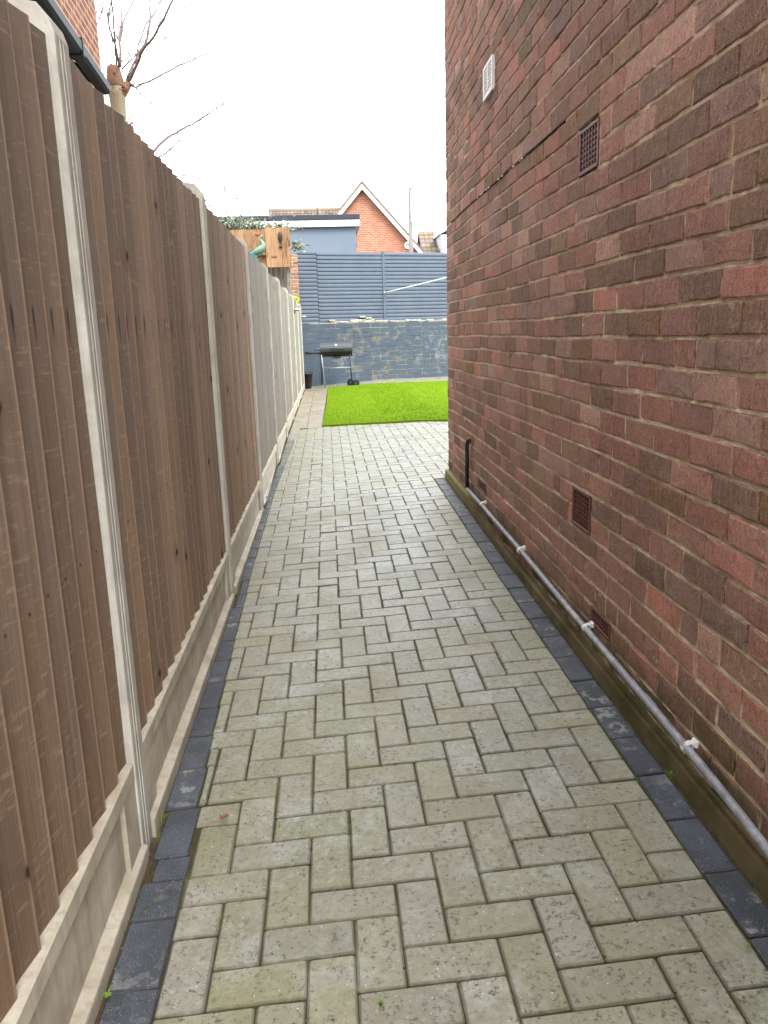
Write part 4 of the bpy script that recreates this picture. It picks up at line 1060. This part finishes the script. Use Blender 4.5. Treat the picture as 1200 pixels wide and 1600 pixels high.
# ------------------------------------------------------------------ bare trees
TY = 10.6
def wob(pts, amp, n=3):
    out = [Vector(pts[0])]
    for a, b in zip(pts[:-1], pts[1:]):
        a, b = Vector(a), Vector(b)
        for k in range(1, n+1):
            q = a.lerp(b, k/n)
            if k < n: q += Vector((rnd(-amp, amp), rnd(-amp, amp), rnd(-amp, amp)))
            out.append(q)
    return out
def branch(mb, path, r0, r1, dy=0, subs=3):
    """path in photo pixels at distance TY, running dy metres away by its tip, with finer side shoots"""
    n_ = len(path); pts = [at(x, y, TY+dy*i/(n_-1)) for i, (x, y) in enumerate(path)]
    pts = wob(pts, .008, 3); m_ = len(pts); mb.tube(pts, [(r0+(r1-r0)*i/(m_-1))*1.5 for i in range(m_)], 5)
    for _ in range(subs):
        i = random.randrange(m_//3, m_-1); d = (pts[i+1]-pts[i]).normalized(); L = rnd(.15, .5)
        s = (d+Vector((rnd(-.8, .8), rnd(-.8, .8), rnd(-.3, .7)))).normalized(); e = [pts[i], pts[i]+s*L*.5+Vector((0, 0, .02)), pts[i]+s*L+Vector((0, 0, .06))]
        mb.tube(wob(e, .012, 2), [max(.0035, r1), .003, .0028, .0024, .002], 4)
pol = empty('pollard_tree', (at(187, 190, TY).x, TY, 0), 'bare pollarded tree with a knuckled trunk beside the neighbouring house', 'tree')
mb = MB(); b_ = at(187, 190, TY)
mb.tube([(b_.x+.1, TY, -.1), (b_.x+.06, TY, 1.5), (b_.x+.01, TY, 2.8), at(187, 190, TY), at(183, 150, TY), at(181, 138, TY)], [.16, .14, .115, .085, .10, .115], 12)
mb.build('trunk', M['bark'], pol)
mb = MB(); mb.tube([at(181, 142, TY), at(180, 125, TY), at(178, 112, TY), at(177, 104, TY)], [.11, .10, .085, .075], 10)
mb.tube([at(183, 146, TY), at(191, 143, TY), at(198, 134, TY), at(203, 128, TY)], [.09, .075, .055, .035], 8)
mb.tube([at(177, 108, TY), at(171, 103.5, TY)], [.045, .042], 8)
for i in range(30):
    q = at(*((178.5+rnd(-5, 5), rnd(108, 145)) if i % 3 else (196+rnd(-6, 5), 137+rnd(-5, 6))), TY); mb.lathe([(.004, -.02), (.025, -.008), (.024, .008), (.004, .02)], q+Vector((0, rnd(-.08, .02), 0)), 6)
mb.build('knuckle', M['burr'], pol)
tw = MB()
B = [([(186, 105), (188, 80), (185, 60), (190, 35), (191, -10)], .013, .006, 1), ([(186, 104), (182, 80), (178, 45), (174, -10)], .011, .005, -1),
     ([(188, 104), (187, 65), (196, 25), (214, -8)], .012, .005, .5), ([(182, 104), (180, 70), (171, 45), (168, 25), (176, -8)], .009, .004, -.6), ([(176, 66), (168, 30), (178, 10), (184, -8)], .006, .003, -.5),
     ([(195, 138), (205, 110), (215, 85), (230, 60), (235, 25), (232, -10)], .015, .007, .4), ([(198, 132), (214, 100), (222, 80), (240, 58), (256, 30), (273, -6)], .016, .007, -.7),
     ([(200, 120), (212, 95), (216, 70), (228, 38), (245, 15), (257, -8)], .012, .005, 1), ([(210, 98), (225, 70), (238, 40)], .008, .003, .2), ([(205, 134), (212, 137), (240, 124), (270, 108), (300, 95), (335, 78), (347, 66), (350, 50)], .011, .003, .6),
     ([(200, 128), (213, 138), (224, 150), (234, 160), (256, 174)], .008, .003, -.4), ([(201, 142), (222, 148), (240, 164), (265, 178)], .005, .002, .4), ([(205, 132), (240, 128), (262, 131), (278, 132)], .005, .002, -.5),
     ([(228, 78), (240, 68), (262, 58), (285, 54), (305, 52)], .006, .002, .3), ([(238, 24), (262, 20), (285, 16), (293, 10)], .005, .002, -.3), ([(188, 100), (200, 88), (210, 84), (232, 92), (255, 100)], .006, .002, .3),
     ([(190, 108), (200, 98), (207, 92), (214, 84)], .008, .004, -.3), ([(165, 102), (168, 90), (180, 86), (205, 84)], .005, .002, .2), ([(166, 160), (162, 120), (159, 80), (162, 62), (172, 52)], .006, .002, -.2),
     ([(188, 64), (198, 58), (216, 54)], .004, .002, .1), ([(163, 133), (178, 134), (190, 140)], .006, .003, -.1), ([(150, 42), (160, 15), (166, -8)], .006, .004, 0), ([(150, 22), (158, 0), (162, -10)], .006, .004, .3)]
for pth, r0, r1, dy in B: branch(tw, pth, r0*.85, r1*.95, dy, 4)
tw.build('branch', M['twig'], pol)
sh = empty('bare_shrub', (at(232, 240, 9.6).x, 9.6, 0), 'bare thin shrub reaching up over the fence top left of the sky', 'shrub')
TY = 9.6; tw = MB()
rt_ = at(228, 252, 9.6)
for pth, r0, r1, dy, sb in [([(224, 300), (236, 242), (250, 225), (265, 213), (280, 204), (300, 195), (316, 184), (336, 171), (360, 157), (376, 153)], .012, .0025, .5, 8),
     ([(228, 300), (245, 248), (262, 237), (275, 226), (285, 213)], .007, .003, -.4, 5), ([(190, 260), (196, 196), (205, 182), (215, 178), (230, 186), (256, 192)], .007, .002, .4, 1), ([(190, 260), (198, 198), (208, 192)], .014, .010, .1, 0),
     ([(336, 171), (344, 155), (348, 140), (350, 125)], .003, .001, .2, 0), ([(282, 205), (283, 190), (283, 183)], .003, .001, 0, 0), ([(240, 300), (270, 275), (300, 275), (318, 282), (325, 310)], .006, .002, .3, 6),
     ([(250, 340), (290, 320), (320, 313), (350, 299), (352, 285)], .006, .002, -.2, 7), ([(250, 350), (320, 322), (355, 320), (375, 306), (378, 292)], .006, .002, .3, 6)]:
    branch(tw, pth, r0, r1, dy, sb)
tw.tube([(rt_.x-.15, 9.6, -.1), (rt_.x-.05, 9.6, 1.2), at(224, 300, 9.6)], [.03, .022, .012], 7)
tw.tube([(rt_.x-.2, 9.6, -.1), (rt_.x-.3, 9.6, 1.2), at(190, 258, 9.6)], [.03, .022, .012], 7)
tw.tube([(rt_.x-.1, 9.6, 0), (rt_.x+.02, 9.6, 1.2), at(245, 345, 9.6)], [.02, .018, .008], 7)
tw.build('branch', M['twig'], sh)

# ------------------------------------------------------------------ small things on the paving
lf = MB(); c_ = atz(348, 1278, gz(-.33, 1.85)+.01)
def curl(mb, c, s, ang):
    ca, sa = math.cos(ang), math.sin(ang); grid = {}
    vs = []; fs = []
    for i in range(7):
        for j in range(5):
            u = i/6*2-1; v = (j/4*2-1)*(1-abs(u)**1.6)*.55*(1.25 if i % 2 else .75)
            z = .35*v*v*3+.25*u*u+.08*math.sin(u*5+v*4)
            vs.append((c.x+s*(u*ca-v*sa), c.y+s*(u*sa+v*ca), c.z+s*z)); 
    for i in range(6):
        for j in range(4): k = i*5+j; fs.append((k, k+1, k+6, k+5))
    mb.add(vs, fs, [(random.random(), 0, 0, 1) for _ in vs], smooth=True)
curl(lf, c_, .016, .9); curl(lf, c_+Vector((.008, .006, .002)), .011, 2.4)
tag(lf.build('fallen_leaf', M['dryleaf'], fix=False), 'curled brown dead leaf lying on the near left paving', 'leaf')
def weed(px_, py_, label, h=.03, n=9, blade=False, X=None):
    gx = atz(px_, py_, gz(0, 2)); gx = atz(px_, py_, gz(gx.x, gx.y))
    if X: gx = Vector(X)
    mb = MB()
    for k in range(n):
        an = rnd(0, 6.28); tip = gx+Vector((math.cos(an)*h*.6, math.sin(an)*h*.6, h*rnd(.3, 1.1))); md = gx.lerp(tip, .5)+Vector((0, 0, h*.25)); s_ = Vector((-math.sin(an), math.cos(an), 0))*(h*(.05 if blade else .16))
        mb.add([gx-s_*.4, gx+s_*.4, md+s_, tip, md-s_], [(0, 1, 2, 4), (4, 2, 3)], (random.random(), 0, 0, 1))
    tag(mb.build('weed', M['weed'], fix=False), label, 'weed', 'small weeds in the paving joints')
weed(1048, 1217, 'tiny green weed at the right border beside the plinth', .022)
weed(168, 1558, 'tiny green weed at the foot of the near left gravel board', .016)
weed(436, 1292, 'thin grass sprig in a joint right of the dead leaf', .02, 5, True)
weed(1167, 1482, 'small yellow green weed in the joint of the right charcoal border', .012, 6)
weed(595, 1572, 'dark tuft in the joint at the bottom centre of the paving', .014, 8)
weed(700, 742, 'mossy tuft at the far bottom corner of the brick wall', .05, 16)
weed(0, 0, 'blades of grass growing from a brick joint at the right edge', .06, 4, True, X=(WX-.006, 1.33, EYE-.93))
weed(252, 1290, 'curling grass blades around the foot of the nearest concrete post', .04, 5, True)
# grit, moss crumbs and debris along the joints: nobody could count it
db = MB()
for _ in range(1500):
    r = random.random()
    if r < .45: x = rnd(-.53, -.49) + (0 if random.random() < .8 else .03); y = rnd(.9, 9)
    elif r < .62: x = rnd(.875, .9); y = rnd(1, 6)
    else:
        i, j = random.randrange(-1, 13), random.randrange(0, 70); x = -.395+.1*i+rnd(-.004, .004); y = 1.19+.1*j+rnd(-.05, .05)
        if random.random() < .5: x, y = -.395+.1*i+rnd(-.05, .05), 1.19+.1*j+rnd(-.004, .004)
        if x > .8 or x < LB(y): continue
    s_ = rnd(.0012, .0042)*(1.4 if y > 3 else 1); z = gz(x, y)-.001; vs = []
    for k in range(5): an = k*1.257+rnd(-.3, .3); vs.append((x+math.cos(an)*s_, y+math.sin(an)*s_*rnd(.6, 1.3), z))
    vs.append((x, y, z+s_*rnd(.5, 1.1))); db.add(vs, [(k, (k+1) % 5, 5) for k in range(5)], (random.random()**2, 0, 0, 1))
M['debris'] = mat_leaf('debris', (.03, .022, .014), (.12, .13, .04))
tag(db.build('debris', M['debris'], fix=False), 'crumbs of soil and moss along the paving joints', 'debris', kind='stuff')
